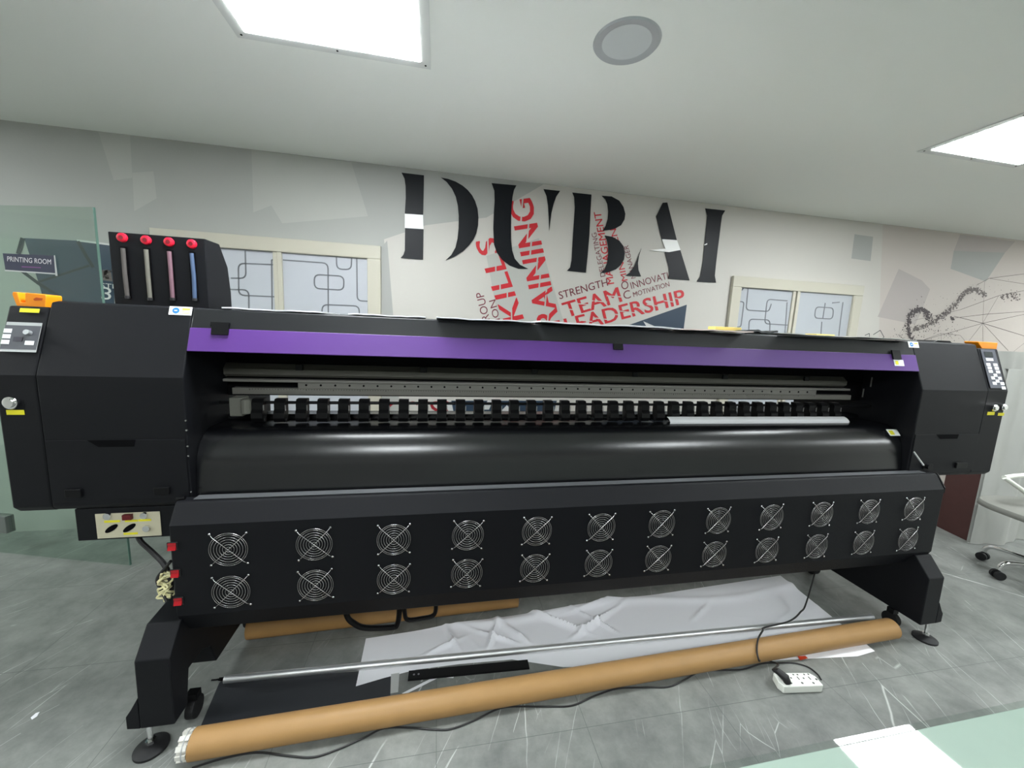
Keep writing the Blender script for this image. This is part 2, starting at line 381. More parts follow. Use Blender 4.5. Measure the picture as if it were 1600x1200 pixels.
window('window_2', 2.315, 3.605, .55, 1.895, [(2.405, 2.905, 1.835), (2.968, 3.515, 1.822)],
  [[(c2([(275, 405), (262, 538), (405, 547), (420, 500)]), 0), (c2([(150, 480), (250, 487), (230, 643), (100, 640)]), 0), (c2([(275, 800), (282, 594), (412, 600), (408, 800)]), 0), (c2([(520, 480), (395, 470), (378, 623), (520, 632)]), 0), (c2([(519, 490), (500, 800)]), 0), (c2([(205, 410), (240, 413), (244, 400)]), 0)],
   [(c2([(698, 518), (810, 525), (803, 594), (690, 588)]), 1), (c2([(757, 495), (742, 592)]), 0), (c2([(736, 612), (728, 720)]), 0), (c2([(868, 490), (848, 640), (840, 720)]), 0), (c2([(802, 493), (846, 489)]), 0)]],
  [PANE_B, PANE_B])

# ---------------------------------------------------------------- DUBAI lettering and the word cloud
LET = mat('letter_navy_black', s(12, 15, 21), .45, spec=.25)
LETW = mat('letter_white_patch', s(240, 240, 238), .4)
W2 = lambda l: [(600+x/4.2867, 240+y/4.2867) for x, y in l]
W3 = lambda l: [(850+x/4.571, 280+y/4.571) for x, y in l]
sign = thing('wall_lettering', 'giant black stencil letters spelling DUBAI on the pale back wall', 'lettering', (.9, WALLY, 1.9))
def curve2(pts):  # catmull through marked runs: pts with third value 1 are smooth
    return pts
letters = {
 'd': [[W2([(118,130),(268,148),(262,413),(140,405),(146,300),(145,220),(138,170)]), 0], [W2([(140,405),(262,413),(265,508),(140,500)]), 1],
       [W2([(142,500),(265,508),(262,712),(112,700),(130,680),(140,650)]), 0],
       [W2([(382,163),(430,172),(480,190),(525,216),(560,245),(590,282),(610,320),(626,370),(632,430),(629,485),(618,535),(600,575),(570,615),(530,655),(470,692),(412,716),(450,680),(478,630),(492,570),(499,500),(500,420),(494,350),(480,290),(455,237),(420,192)]), 0]],
 'u': [[W2([(720,200),(886,215),(870,245),(860,290),(854,350),(851,420),(850,500),(850,580),(857,650),(875,705),(910,745),(965,773),(900,772),(840,750),(790,712),(755,665),(736,610),(731,500),(735,400),(740,320),(738,250)]), 0],
       [W2([(1067,240),(1178,252),(1152,290),(1134,340),(1120,400),(1112,460),(1105,515),(1102,430),(1097,350),(1087,285)]), 0]],
 'b': [[W3([(200,97),(337,112),(330,230),(322,400),(310,540),(297,668),(162,655),(185,630),(195,580),(202,450),(212,300),(218,200),(214,130)]), 0],
       [W3([(410,120),(480,125),(535,155),(565,200),(578,250),(572,290),(548,330),(510,352),(470,363),(415,370),(438,335),(453,285),(456,230),(450,180),(435,145)]), 0],
       [W3([(430,403),(485,412),(535,440),(565,480),(574,530),(568,575),(545,615),(510,645),(460,665),(400,672),(430,645),(448,600),(456,540),(455,480),(446,435)]), 0]],
 'a': [[W3([(692,495),(675,550),(668,600),(672,650),(690,695),(578,690),(612,667),(640,625),(662,570)]), 0],
       [W3([(845,170),(877,168),(945,437),(838,430),(798,268)]), 0], [W3([(838,430),(945,437),(970,507),(890,522),(820,516),(755,508),(862,497)]), 1],
       [W3([(860,520),(970,507),(1036,723),(883,712),(892,680),(888,630)]), 0]],
 'i': [[W3([(1148,210),(1290,225),(1268,262),(1258,330),(1250,400),(1237,500),(1225,600),(1216,690),(1225,740),(1087,733),(1112,695),(1130,600),(1144,460),(1156,340),(1163,260)]), 0],
       [W3([(1137,470),(1160,458),(1160,468),(1140,475)]), 1]]}
for L_, polys in letters.items():
    b2 = B()
    for pts, mi in polys: slab(b2, [wall(*p)+Vector((0, -.0042-(.002 if mi else 0), 0)) for p in pts], .003, mi)
    obj('letter', b2, [LET, LETW], sign)
WRED = mat('word_red', s(190, 32, 42), .5, noise=.12, nscale=60); WDK = mat('word_dark_red', s(110, 40, 52), .5)
wc = B()
def word(txt, p0, p1, ph, conv, bold, mi, cuts=0):
    a, b, h = [wall(*conv([p])[0])+Vector((0, -.0024, 0)) for p in (p0, p1, ph)]
    t = B(); text(t, txt, a, b, h, bold, mi)
    if cuts:   # stencil breaks: slanted slots cut right through the glyphs
        ux = (b-a); uy = (h-a); ex = ux.normalized(); ey = (uy-ex*uy.dot(ex)).normalized(); n = (ey+ex*.35).normalized(); hw = uy.length*.035
        src = [[v.co.copy() for v in f.verts] for f in t.faces]; t.clear()
        def clip(poly, co, no):
            out = []
            for i in range(len(poly)):
                p, q = poly[i], poly[(i+1) % len(poly)]; dp, dq = (p-co).dot(no), (q-co).dot(no)
                if dp >= 0: out.append(p)
                if (dp >= 0) != (dq >= 0): out.append(p.lerp(q, dp/(dp-dq)))
            return out
        for poly in src:
            todo = [poly]; u = (sum(poly, Vector())/len(poly)-a).dot(ux)/ux.length_squared
            kk = min(cuts-1, max(0, int(u*cuts))); mid = a+ux*((kk+.5)/cuts)+uy*(.5 if kk % 2 else .42)
            for pc in (clip(poly, mid+n*hw, n), clip(poly, mid-n*hw, -n)):
                if len(pc) >= 3:
                    f = t.faces.new([t.verts.new(v) for v in pc]); f.material_index = mi
    me = bpy.data.meshes.new('tmp'); t.to_mesh(me); t.free(); wc.from_mesh(me); bpy.data.meshes.remove(me)
word('TRAINING', (1208, 1270), (985, 300), (1065, 1300), W2, .022, 0, 8)
word('SKILLS', (975, 1215), (745, 562), (845, 1245), W2, .022, 0, 6)
word('GROUP', (722, 1165), (664, 925), (672, 1178), W2, .0, 1)
word('ATION', (800, 1215), (745, 975), (758, 1228), W2, .0, 1)
word('STRENGTH', (112, 858), (457, 760), (100, 806), W3, .005, 1)
word('TEAM', (160, 988), (557, 872), (124, 886), W3, .022, 0, 4)
word('LEADERSHIP', (168, 1100), (1012, 884), (139, 998), W3, .022, 0, 9)
word('INNOVATI', (625, 785), (890, 710), (612, 738), W3, .0, 1)
word('MOTIVATION', (640, 842), (897, 765), (632, 808), W3, .0, 1)
word('O', (557, 792), (607, 778), (545, 735), W3, .0, 1)
word('C', (572, 860), (622, 846), (560, 803), W3, .0, 1)
word('DELEGATING', (438, 692), (372, 380), (404, 700), W3, .0, 1)
word('MANAGEMENT', (500, 745), (404, 232), (452, 752), W3, .012, 0, 0)
word('MANAGER', (655, 705), (600, 470), (622, 712), W3, .0, 1)
word('MINERVEN', (596, 722), (512, 352), (556, 730), W3, .005, 0, 0)
tag(obj('word_collage', wc, [WRED, WDK]), 'red stencil word collage with TEAM, LEADERSHIP and SKILLS printed behind the black letters', 'word collage')

# ---------------------------------------------------------------- ceiling lamps and downlight
EMI = mat('lamp_diffuser', (1, 1, 1), .5, emit=(.93, .98, 1.0), estr=PANEL_POWER)
FRM = mat('lamp_frame', s(212, 214, 210), .5)
def panel(x0, y0, label, grp=None):
    w = .615; m = .04
    t = thing('ceiling_light', label, 'light', (x0+w/2, y0+w/2, CEIL), grp)
    f = B(); z0, z1 = CEIL-.004, CEIL-.0005
    box(f, x0-m, x0+w+m, y0-m, y0, z0, z1); box(f, x0-m, x0+w+m, y0+w, y0+w+m, z0, z1); box(f, x0-m, x0, y0, y0+w, z0, z1); box(f, x0+w, x0+w+m, y0, y0+w, z0, z1)
    obj('frame', f, FRM, t)
    obj('diffuser', box(B(), x0, x0+w, y0, y0+w, CEIL-.006, CEIL-.0005), EMI, t)
    for sx, sy in ((-.6, 1.6), (.5, 1.6), (1.6, 1.6), (1.6, .4), (-.6, .4)):
        xx = x0+w*.5+(w/2+m*.5)*(sx-.5)/1.1; yy = y0+w*.5+(w/2+m*.5)*(sy-.5)/1.1
        obj('screw', cyl(B(), (xx, yy, CEIL-.0055), (xx, yy, CEIL-.003), .004, 8), DARK, t)
    return t
panel(-.695, 1.11, 'square lit ceiling panel above the left of the black machine')
panel(2.515, 1.12, 'square lit ceiling panel cut by the right edge of the photo')
for nx, px2 in enumerate((-3.85, 5.70)):  # unseen pair added at the lamp spacing for more room light
    panel(px2, 1.115, ['far left', 'far right'][nx]+' added square lit ceiling panel in the front row, out of view')
for nx, px2 in enumerate((-3.85, -.695, 2.515, 5.70)):  # unseen row added for brightness, spaced like the visible panels
    panel(px2, -1.35, ['far left', 'centre left', 'centre right', 'far right'][nx]+' added square lit ceiling panel behind the viewer', 'added ceiling panels behind the viewer')
t = thing('downlight', 'round unlit ceiling downlight with pale metal rim', 'light', (.643, 1.437, CEIL))
f = B(); rr = [(.082, -.002), (.096, -.006), (.112, -.006), (.117, -.0005)]; n = 48
rings = [[f.verts.new((.643+r*math.cos(2*math.pi*k/n), 1.437+r*math.sin(2*math.pi*k/n), CEIL+z)) for k in range(n)] for r, z in rr]
for a, b in zip(rings[:-1], rings[1:]):
    for k in range(n): f.faces.new((a[k], a[(k+1) % n], b[(k+1) % n], b[k]))
obj('rim', f, mat('downlight_rim', s(176, 180, 182), .35, .2), t, smooth=True)
obj('diffuser', cyl(B(), (.643, 1.437, CEIL-.003), (.643, 1.437, CEIL-.0008), .088, 48), mat('downlight_face', s(200, 204, 204), .5), t)

# ---------------------------------------------------------------- THE PRINTER
XA, XB = -.79, 2.23          # inner faces of the end cabinets
XLO, XRO = -1.28, 2.778      # outer faces
YF = 1.40
P0 = Vector((0, 1.40, 1.20)); P1 = Vector((0, 1.478, 1.42))   # slanted face, bottom and top edge
SN = Vector((0, -(P1.z-P0.z), (P1.y-P0.y))).normalized()
def sl(t, lift=0.0): v = P0+(P1-P0)*t+SN*lift; return (v.y, v.z)
def slx(x, t, lift=0.0): v = P0+(P1-P0)*t+SN*lift; return Vector((x, v.y, v.z))
def on_slope(px, py, lift=0.0): return on_plane(P0+SN*lift, SN, px, py)
def on_front(px, py, y=YF): return on(1, y, px, py)
pr = thing('wide_format_printer', 'huge black wide-format printer with purple front stripe and rows of fan grilles', 'printer', (.72, 1.7, 0))

# end cabinets
def cabinet(x0, x1, xc, side):
    # x0..x1 main body (taller), x1..xc control wing (slightly lower)
    lo, hi = min(x0, x1), max(x0, x1)
    prof = [(YF+.012, .770), (YF, .785), (YF, 1.20), sl(1), (1.50, 1.425), (2.02, 1.425), (2.05, 1.40), (2.05, .77)]
    c = obj('end_cabinet', prism(B(), lo, hi, prof), BLK, pr, bevel=.004)
    lo, hi = min(x1, xc)+(0 if side < 0 else .0015), max(x1, xc)-(.0015 if side < 0 else 0)
    prof = [(YF+.020, .765), (YF+.002, .785), (YF+.002, 1.20), (sl(.93)[0], sl(.93)[1]), (1.50, 1.402), (2.00, 1.402), (2.03, 1.38), (2.03, .765)]
    w = obj('control_wing', prism(B(), lo, hi, prof), BLK, c, bevel=.005)
    return c, w
cabL, wingL = cabinet(XA, -1.176, XLO, -1)
cabR, wingR = cabinet(XB, 2.64, XRO, 1)
# details on cabinet fronts
def front_rect(bmx, px0, py0, px1, py1, th, y=YF, mi=0):
    a = on_front(px0, py0, y); b = on_front(px1, py1, y)
    return box(bmx, min(a.x, b.x), max(a.x, b.x), y-th, y-.0004, min(a.z, b.z), max(a.z, b.z), mi)
# access flaps (lower door) with recess handle
for cab, x0, x1, zt, hx0, hx1 in ((cabL, -1.172, XA-.006, 1.0, None, None), (cabR, XB+.006, 2.64, .985, None, None)):
    fl = obj('access_flap', box(B(), min(x0, x1), max(x0, x1), YF-.0035, YF-.0004, .80, zt), BLK, cab, bevel=.0015)
    if cab is cabL: a, b = on_front(138, 688), on_front(214, 697)
    else: a, b = on_front(1462, 675), on_front(1496, 681)
    h = B(); w_ = b.x-a.x; hh = .022
    prism(h, YF-.0048, YF-.0036, [(a.x, zt), (b.x, zt), (b.x-.005, zt-hh), (a.x+w_*.22, zt-hh)], axis=1)
    obj('recess_handle', h, DARK, fl)
for cab, spots in ((cabL, ((105, 763, 132, 775), (243, 760, 268, 771))), (cabR, ((1491, 722, 1506, 730), (1440, 724, 1452, 732)))):
    for (a, b, c, d) in spots:
        l = B(); p = on_front(a, b); q = on_front(c, d)
        box(l, p.x, q.x, YF-.012, YF-.0036, min(p.z, q.z), max(p.z, q.z)); obj('latch', l, BLKP, cab, bevel=.002)
# cabinet knob locks and their yellow labels
def knob(px, py, par, r=.018):
    p = on_front(px, py); k = B(); cyl(k, (p.x, YF-.010, p.z), (p.x, YF+.001, p.z), r, 24); cyl(k, (p.x, YF-.015, p.z), (p.x, YF-.010, p.z), r*.72, 24)
    obj('round_lock', k, CHROME, par, bevel=.0015)
knob(20, 629, wingL, .019); knob(1552, 637, wingR, .017); knob(1566, 636, wingR, .017)
for par, r in ((wingL, (10, 640.5, 39, 648)), (wingR, (1543, 643.5, 1553, 648.5)), (wingR, (1559.5, 645, 1568, 649.5))):
    obj('yellow_label', front_rect(B(), *r, .0012, YF+.0018), YEL, par)
# stickers on slopes
def slope_rect(par, name, px0, py0, px1, py1, m, lift=.0008, th=.0010, pnl=None):
    a = on_slope(px0, py0, lift); b = on_slope(px1, py1, lift)
    q = [Vector((a.x, a.y, a.z)), Vector((b.x, a.y, a.z)), Vector((b.x, b.y, b.z)), Vector((a.x, b.y, b.z))]
    return obj(name, slab(B(), q, th), m, par), q
def sticker(par, px0, py0, px1, py1, circ=True, lift=.0008):
    o, q = slope_rect(par, 'warning_sticker', px0, py0, px1, py1, LABEL, lift)
    u = (q[1]-q[0]); v = (q[3]-q[0]); n = u.cross(v).normalized()
    if n.dot(CAM-q[0]) < 0: n = -n
    d = B(); c = q[0]+u*.30+v*.5+n*.0012; r = v.length*.36
    if circ:
        f = d.faces.new([d.verts.new(c+u.normalized()*r*math.cos(a*math.pi/12)+v.normalized()*r*math.sin(a*math.pi/12)) for a in range(24)])
        obj('blue_round_symbol', d, BLUE, o); d = B()
        e = B(); slab(e, [c-u.normalized()*r*.4-v.normalized()*r*.15+n*.0002, c+u.normalized()*r*.4-v.normalized()*r*.15+n*.0002, c+u.normalized()*r*.4+v.normalized()*r*.15+n*.0002, c-u.normalized()*r*.4+v.normalized()*r*.15+n*.0002], .0004)
        obj('symbol_figure', e, LABEL, o)
    for k in range(4):
        s0 = q[0]+u*.58+v*(.2+.18*k)+n*.0012
        slab(d, [s0, s0+u*.34, s0+u*.34+v*(.14 if k == 0 else .05), s0+v*(.14 if k == 0 else .05)], .0003)
    obj('sticker_text', d, YEL, o)
sticker(cabL, 265.5, 478.5, 299, 493)
sticker(cabR, 1418, 533.5, 1436, 543.5)
# left control wing: silver framed membrane panel with buttons and knob
xm0, xm1 = XLO+.008, -1.184
def slopeq(x0, x1, t0, t1, lift): return [slx(x0, t0, lift), slx(x1, t0, lift), slx(x1, t1, lift), slx(x0, t1, lift)]
cp = obj('control_panel', slab(B(), slopeq(xm0, xm1, .30, .70, .0022), .002), SILV, wingL, bevel=.001)
obj('membrane', slab(B(), slopeq(xm0, xm1, .335, .655, .0044), .0008), GREYPL, cp)
for k in range(3):
    obj('button', slab(B(), slopeq(-1.272+.0, -1.253, .40+.075*k, .455+.075*k, .0054), .0012), BTN, cp)
obj('button', slab(B(), slopeq(-1.214, -1.192, .395, .45, .0054), .0012), BTN, cp)
k = slx(-1.208, .555, .0055); obj('knob', cyl(B(), k, k+SN*.012, .0075, 20), mat('grey_knob', s(185, 188, 190), .3, .6), cp)
k = slx(-1.200, .535, .0054); obj('display', slab(B(), slopeq(-1.245, -1.222, .44, .50, .0054), .0006), mat('display_dark', s(52, 50, 62), .3), cp)
slope_rect(wingL, 'yellow_label', 32, 481.5, 61, 489, YEL, .003)
# right control wing: keypad
cp = obj('control_panel', slab(B(), slopeq(2.656, 2.752, .06, .90, .0012), .0016), mat('keypad_grey', s(64, 66, 76), .4), wingR, bevel=.001)
q5 = lambda x, y: (1380+x/6.668, 520+y/6.668)
obj('display', slab(B(), slopeq(2.672, 2.728, .74, .85, .003), .0008), mat('lcd', s(44, 48, 50), .2), cp)
for (x, y, w_, h_) in [(1108, 279, 36, 13), (1095, 330, 20, 14), (1108, 366, 20, 14), (1119, 402, 20, 14), (1168, 334, 20, 14), (1181, 370, 20, 14), (1195, 408, 20, 14),
                       (1168, 442, 17, 15), (1143, 470, 17, 15), (1215, 474, 17, 15), (1190, 503, 17, 15), (1160, 526, 19, 15), (1240, 529, 19, 15), (1254, 574, 19, 15)]:
    c = on_slope(*q5(x, y), .003); a = on_slope(*q5(x-w_, y), .003); b = on_slope(*q5(x, y-h_), .003); d = on_slope(*q5(x, y+h_), .003)
    hx = abs(c.x-a.x); u = Vector((hx, 0, 0)); v = (b-d); v = Vector((0, v.y, v.z))/2
    obj('button', slab(B(), [c-u-v, c+u-v, c+u+v, c-u+v], .001), BTN, cp)
# emergency-stop guards in orange plastic
def guard(px0, px1, pyb, par, flip=1):
    a = on(1, 1.52, px0, pyb); b = on(1, 1.52, px1, pyb); w_ = b.x-a.x; z = 1.4025
    f = lambda u: a.x+w_*(u if flip > 0 else 1-u)
    g = B()
    prism(g, 1.49, 1.545, [(f(.10), z), (f(.95), z), (f(1.0), z+.030), (f(1.0), z+.036), (f(.98), z+.040), (f(.42), z+.043), (f(.38), z+.040), (f(.36), z+.014), (f(.22), z+.012), (f(.17), z+.042), (f(.03), z+.044), (f(.0), z+.036), (f(.07), z+.008)], axis=1)
    o = obj('orange_guard', g, ORG, par, bevel=.002)
    h = B(); prism(h, 1.4885, 1.4905, [(f(.62), z+.024), (f(.66), z+.02), (f(.88), z+.022), (f(.9), z+.028), (f(.72), z+.030)], axis=1)
    obj('guard_slot', h, mat('orange_dark', s(190, 80, 20), .5), o)
guard(37, 88, 481, wingL)
g = B(); a = on(1, 1.52, 1514, 545).x; b = on(1, 1.52, 1544, 548).x
prism(g, 1.49, 1.545, [(a+.035, 1.4025), (b, 1.4025), (b, 1.435), (a+.045, 1.437), (a, 1.4375), (a, 1.432)], axis=1); obj('orange_guard', g, ORG, wingR, bevel=.002)
g = B(); prism(g, 1.50, 1.60, [(2.40, 1.425), (2.52, 1.425), (2.505, 1.434), (2.425, 1.434)], axis=1); obj('cable_gland', g, BLKP, cabR, bevel=.002)

# top cover (hood), purple stripe, latches
cov = [sl(.38), sl(1), (1.50, 1.423), (1.93, 1.423), (1.95, 1.41), (1.95, 1.16), (1.935, 1.16), (1.935, 1.395), (1.50, 1.395), (sl(.38)[0]+.014, sl(.38)[1])]
hood = obj('top_hood', prism(B(), XA+.002, XB-.002, cov), BLKG, pr, bevel=.002)
st = B(); st_prof = [sl(.375, .0), sl(.375, .005), sl(.715, .005), sl(.715, .0)]
prism(st, XA+.002, XB-.002, st_prof); stripe = obj('purple_stripe', st, PURP, hood, bevel=.0015)
for (a, b, c, d) in ((333, 505.5, 357, 524), (957.5, 537.5, 973, 547), (1391.5, 547.5, 1407, 562)):
    o, q = slope_rect(hood, 'hood_latch', a, b, c, d, BLKP, .0055, .006)
slope_rect(hood, 'latch_seat', 330, 503.5, 359, 511, BLKP, .0008, .004)
o, q = slope_rect(stripe, 'warning_sticker', 1396, 562, 1413, 572, LABEL, .0054, .0008)
o2 = B(); u = q[1]-q[0]; v = q[3]-q[0]; n = SN*.0012
slab(o2, [q[0]+u*.12+v*.2+n, q[0]+u*.42+v*.2+n, q[0]+u*.42+v*.8+n, q[0]+u*.12+v*.8+n], .0003); obj('sticker_symbol', o2, YEL, o)

# inner works: beam, rail, ruler
bb = B(); box(bb, XA+.002, XB-.002, 1.66, 1.85, 1.10, 1.39); obj('inner_back_housing', bb, DARK, pr)
bb = B(); prism(bb, XA+.003, XB-.14, [(1.645, 1.175), (1.632, 1.185), (1.632, 1.206), (1.640, 1.212), (1.655, 1.226), (1.659, 1.226), (1.659, 1.175)]); beam = obj('upper_beam', bb, GREYM, pr, bevel=.0015)
for px, py in ((468, 574.5), (662, 578.5), (835, 581), (992, 585.5), (1132, 589), (1259, 592)):
    p = on(1, 1.632, px, py); obj('beam_clip', box(B(), p.x-.013, p.x+.013, 1.624, 1.6325, p.z-.010, p.z+.012), BLKP, beam, bevel=.001)
bb = B(); box(bb, XA+.003, XB-.12, 1.626, 1.6595, 1.157, 1.167); obj('slide_rail', bb, RAILM, pr, bevel=.001)
rb = B(); box(rb, -.53, XB-.32, 1.634, 1.6592, 1.133, 1.1566); rul = obj('hole_rail', rb, RAILM, pr, bevel=.001)
hme = bpy.data.meshes.new('rail_hole'); b_ = cyl(B(), (0, 1.6325, 1.146), (0, 1.6345, 1.146), .0042, 10); b_.to_mesh(hme); b_.free(); hme.materials.append(DARK)
for k in range(45):
    r = bpy.data.objects.new('rail_hole', hme); COL.objects.link(r); r.parent = rul; r.location = Vector((-.50+.0535*k, 0, 0))
rb = B(); box(rb, -.76, XB-.10, 1.632, 1.6592, 1.108, 1.1325); rul = obj('ruler_strip', rb, mat('ruler_plate', s(116, 114, 108), .5, .2), pr, bevel=.001)
tb = B()
for k in range(270):
    x = -.70+.01*k; h = .006 if k % 10 == 0 else .003
    box(tb, x-.0008, x+.0008, 1.6312, 1.6322, 1.130-h, 1.130)
obj('ruler_ticks', tb, DARK, rul)
ax = B(); cyl(ax, (XA+.002, 1.60, 1.083), (XB-.01, 1.60, 1.083), .006, 12); obj('roller_shaft', ax, BLKP, pr)
# pinch roller units
def pinch_meshes():
    h = B(); prism(h, -.0190, .0190, [(1.582, 1.100), (1.572, 1.087), (1.572, 1.062), (1.562, 1.050), (1.560, 1.030), (1.568, 1.014), (1.590, 1.012), (1.602, 1.03), (1.606, 1.06), (1.606, 1.100)])
    return h
hm = bpy.data.meshes.new('pinch_roller'); b_ = pinch_meshes(); bmesh.ops.recalc_face_normals(b_, faces=b_.faces); b_.to_mesh(hm); b_.free(); hm.materials.append(BLKP)
wm = bpy.data.meshes.new('roller_wheel'); b_ = B(); tube(b_, [(-.023, 1.582, 1.0205), (.023, 1.582, 1.0205)], .0085, 16); bmesh.ops.recalc_face_normals(b_, faces=b_.faces); b_.to_mesh(wm); b_.free(); wm.materials.append(GASK)
sm = bpy.data.meshes.new('roller_spring'); b_ = B(); box(b_, .0195, .0225, 1.569, 1.572, 1.058, 1.078);  bmesh.ops.recalc_face_normals(b_, faces=b_.faces); b_.to_mesh(sm); b_.free(); sm.materials.append(mat('spring_steel', (.3, .3, .3), .35, .8))
rollpx = [400, 434, 469, 502, 536, 568, 599.5, 631, 661, 691, 720.5, 748.5, 777, 805, 832, 859, 884.5, 910, 935.5, 961, 985, 1009.5, 1033.5, 1056.5, 1080.5, 1102.5, 1124.5, 1146.5, 1168.5, 1189.5, 1210.5, 1231.5, 1252, 1272, 1292, 1312]
xs = [on(1, 1.56, p, 640).x for p in rollpx]
n = len(xs); x0 = xs[0]; stp = (xs[-1]-xs[0])/(n-1)
for k in range(n):
    r = bpy.data.objects.new('pinch_roller', hm); COL.objects.link(r); r.parent = pr; r.location = Vector((x0+k*stp, 0, 0))-WORLD(pr)
    for nm, me in (('roller_wheel', wm), ('roller_spring', sm)):
        c = bpy.data.objects.new(nm, me); COL.objects.link(c); c.parent = r
# parked carriage at the left
cg = B(); box(cg, -.745, -.70, 1.57, 1.625, 1.035, 1.105); tube(cg, [(-.69, 1.575, 1.10), (-.69, 1.575, 1.045)], .018, 14); obj('print_carriage', cg, mat('carriage_grey', s(112, 112, 104), .5), pr, bevel=.004)
# slot marks on the right inner wall
bx = B(); box(bx, XB-.0018, XB-.0004, 1.648, 1.654, 1.12, 1.165); box(bx, XB-.0018, XB-.0004, 1.618, 1.624, 1.18, 1.23); obj('inner_wall_slots', bx, mat('slot_grey', s(120, 120, 116), .5), cabR)

# platen + apron (front curved media guide)
apr = [(1.715, 1.024), (1.66, 1.024), (1.65, 1.008), (1.535, 1.008)]
for k in range(1, 21):      # rounded shoulder, then a long steep face
    a = k/20*math.radians(84); apr.append((1.535-.104*math.sin(a), .868+.140*math.cos(a)))
apr += [(1.424, .82), (1.417, .77), (1.410, .72)]
apr += [(1.405, .60), (1.44, .60), (1.44, .84), (1.56, .985), (1.715, .985)]
obj('curved_media_apron', prism(B(), XA+.0015, XB-.0015, apr), BLKS, pr, smooth=True)
a = on_plane((0, 1.47, .975), (0, -.6, .8), 1383, 671); 
q = [on_plane((0, 1.4725, .9885), (0, -.60, .80), *p) for p in ((1384, 671), (1401, 671), (1407, 681), (1391, 681))]
so = obj('warning_sticker', slab(B(), q, .001), LABEL, pr)
u = q[1]-q[0]; v = q[3]-q[0]; n = Vector((0, -.60, .80))*.0012
obj('sticker_symbol', slab(B(), [q[0]+u*.12+v*.2+n, q[0]+u*.5+v*.2+n, q[0]+u*.5+v*.85+n, q[0]+u*.12+v*.85+n], .0003), YEL, so)
b_ = B(); tube(b_, [on(1, 1.385, 1427, 705), on(1, 1.375, 1443, 727)], .0035, 8); obj('stay_rod', b_, CHROME, pr)
b_ = B(); c = on(1, 1.385, 1449, 729); cyl(b_, (c.x, 1.375, c.z), (c.x, 1.3995, c.z), .012, 16); obj('stay_knob', b_, BLKP, pr)
# chassis below
ch = B(); prism(ch, XA+.01, XB-.01, [(1.46, .60), (1.46, .84), (1.58, .975), (1.95, .975), (1.95, .56), (1.50, .56)]); obj('chassis', ch, BLK, pr)
# screws along the left cabinet inner edge
for py in (657, 672, 697, 712, 768):
    p = on_front(293+(py-657)*.075, py, 1.399); obj('screw', cyl(B(), (p.x-.004, 1.396, p.z), (p.x-.004, 1.4, p.z), .0028, 8), STEEL, cabL)

# dryer housing with fans
DX0, DX1, DY = -.82, 2.362, 1.325
dr = [(DY, .425), (DY, .739), (1.364, .800), (1.395, .803), (1.401, .803), (1.401, .345), (1.364, .345)]
dry = obj('dryer_housing', prism(B(), DX0, DX1, dr), BLK, pr, bevel=.006)
lip = B(); box(lip, DX0+.05, DX1-.06, 1.372, 1.403, .8035, .806); obj('top_lip', lip, mat('lip_metal', s(120, 122, 126), .35, .6), dry)
fx0, fdx, ftop, frow = -.65193, .258, 1.40-.74748, .15039
def guard_mesh():
    g = B(); N_ = 40
    for r in [.0085*k for k in range(1, 7)]+[.0565]:
        tube(g, [(r*math.cos(2*math.pi*k/N_), -.006, r*math.sin(2*math.pi*k/N_)) for k in range(N_)], .00085, 5, closed=True)
    for sx, sz in ((1, 1), (-1, 1)):
        tube(g, [(-.0530*sx, -.002, -.0530*sz), (-.045*sx, -.0080, -.045*sz), (.045*sx, -.0080, .045*sz), (.0530*sx, -.002, .0530*sz)], .0011, 6)
    for sx in (-1, 1):
        for sz in (-1, 1):
            tube(g, [(.0535*sx, 0.0, .0535*sz), (.0535*sx, -.0045, .0535*sz)], .0036, 12)
    return g
gm = bpy.data.meshes.new('fan_grille'); b_ = guard_mesh(); bmesh.ops.recalc_face_normals(b_, faces=b_.faces); b_.to_mesh(gm); b_.free(); gm.materials.append(STEEL)
for p in gm.polygons: p.use_smooth = True
for j in range(2):
    for i in range(12):
        g = bpy.data.objects.new('fan_grille', gm); COL.objects.link(g); g.parent = dry
        g.location = Vector((fx0+fdx*i, DY-.0012, ftop-frow*j)) - Vector(pr.location) - Vector(dry.location)
        g.rotation_euler = (0, random.uniform(-.05, .05), 0)
for px, py in ((270, 853), (275, 895), (279.5, 938.5)):
    p = on(1, DY, px, py); sw = B(); box(sw, p.x-.0145, p.x+.0145, DY-.004, DY-.0003, p.z-.0135, p.z+.0135); o = obj('power_switch', sw, GASK, dry, bevel=.001)
    sw = B(); prism(sw, p.x-.011, p.x+.011, [(DY-.004, p.z-.011), (DY-.010, p.z-.011), (DY-.005, p.z+.001), (DY-.007, p.z+.011), (DY-.004, p.z+.011)]); obj('rocker', sw, REDL, o)
hb = B(); p = on(1, 1.38, 282, 779); tube(hb, [(p.x-.012, 1.382, .804), (p.x+.012, 1.382, .806)], .006, 10); obj('hinge_barrel', hb, BLKP, dry)
g = B(); prism(g, DX1+.0005, DX1+.006, [(DY+.002, .72), (DY+.002, .745), (1.365, .803), (1.375, .80), (1.34, .73)]); obj('end_cap', g, BLKP, dry)

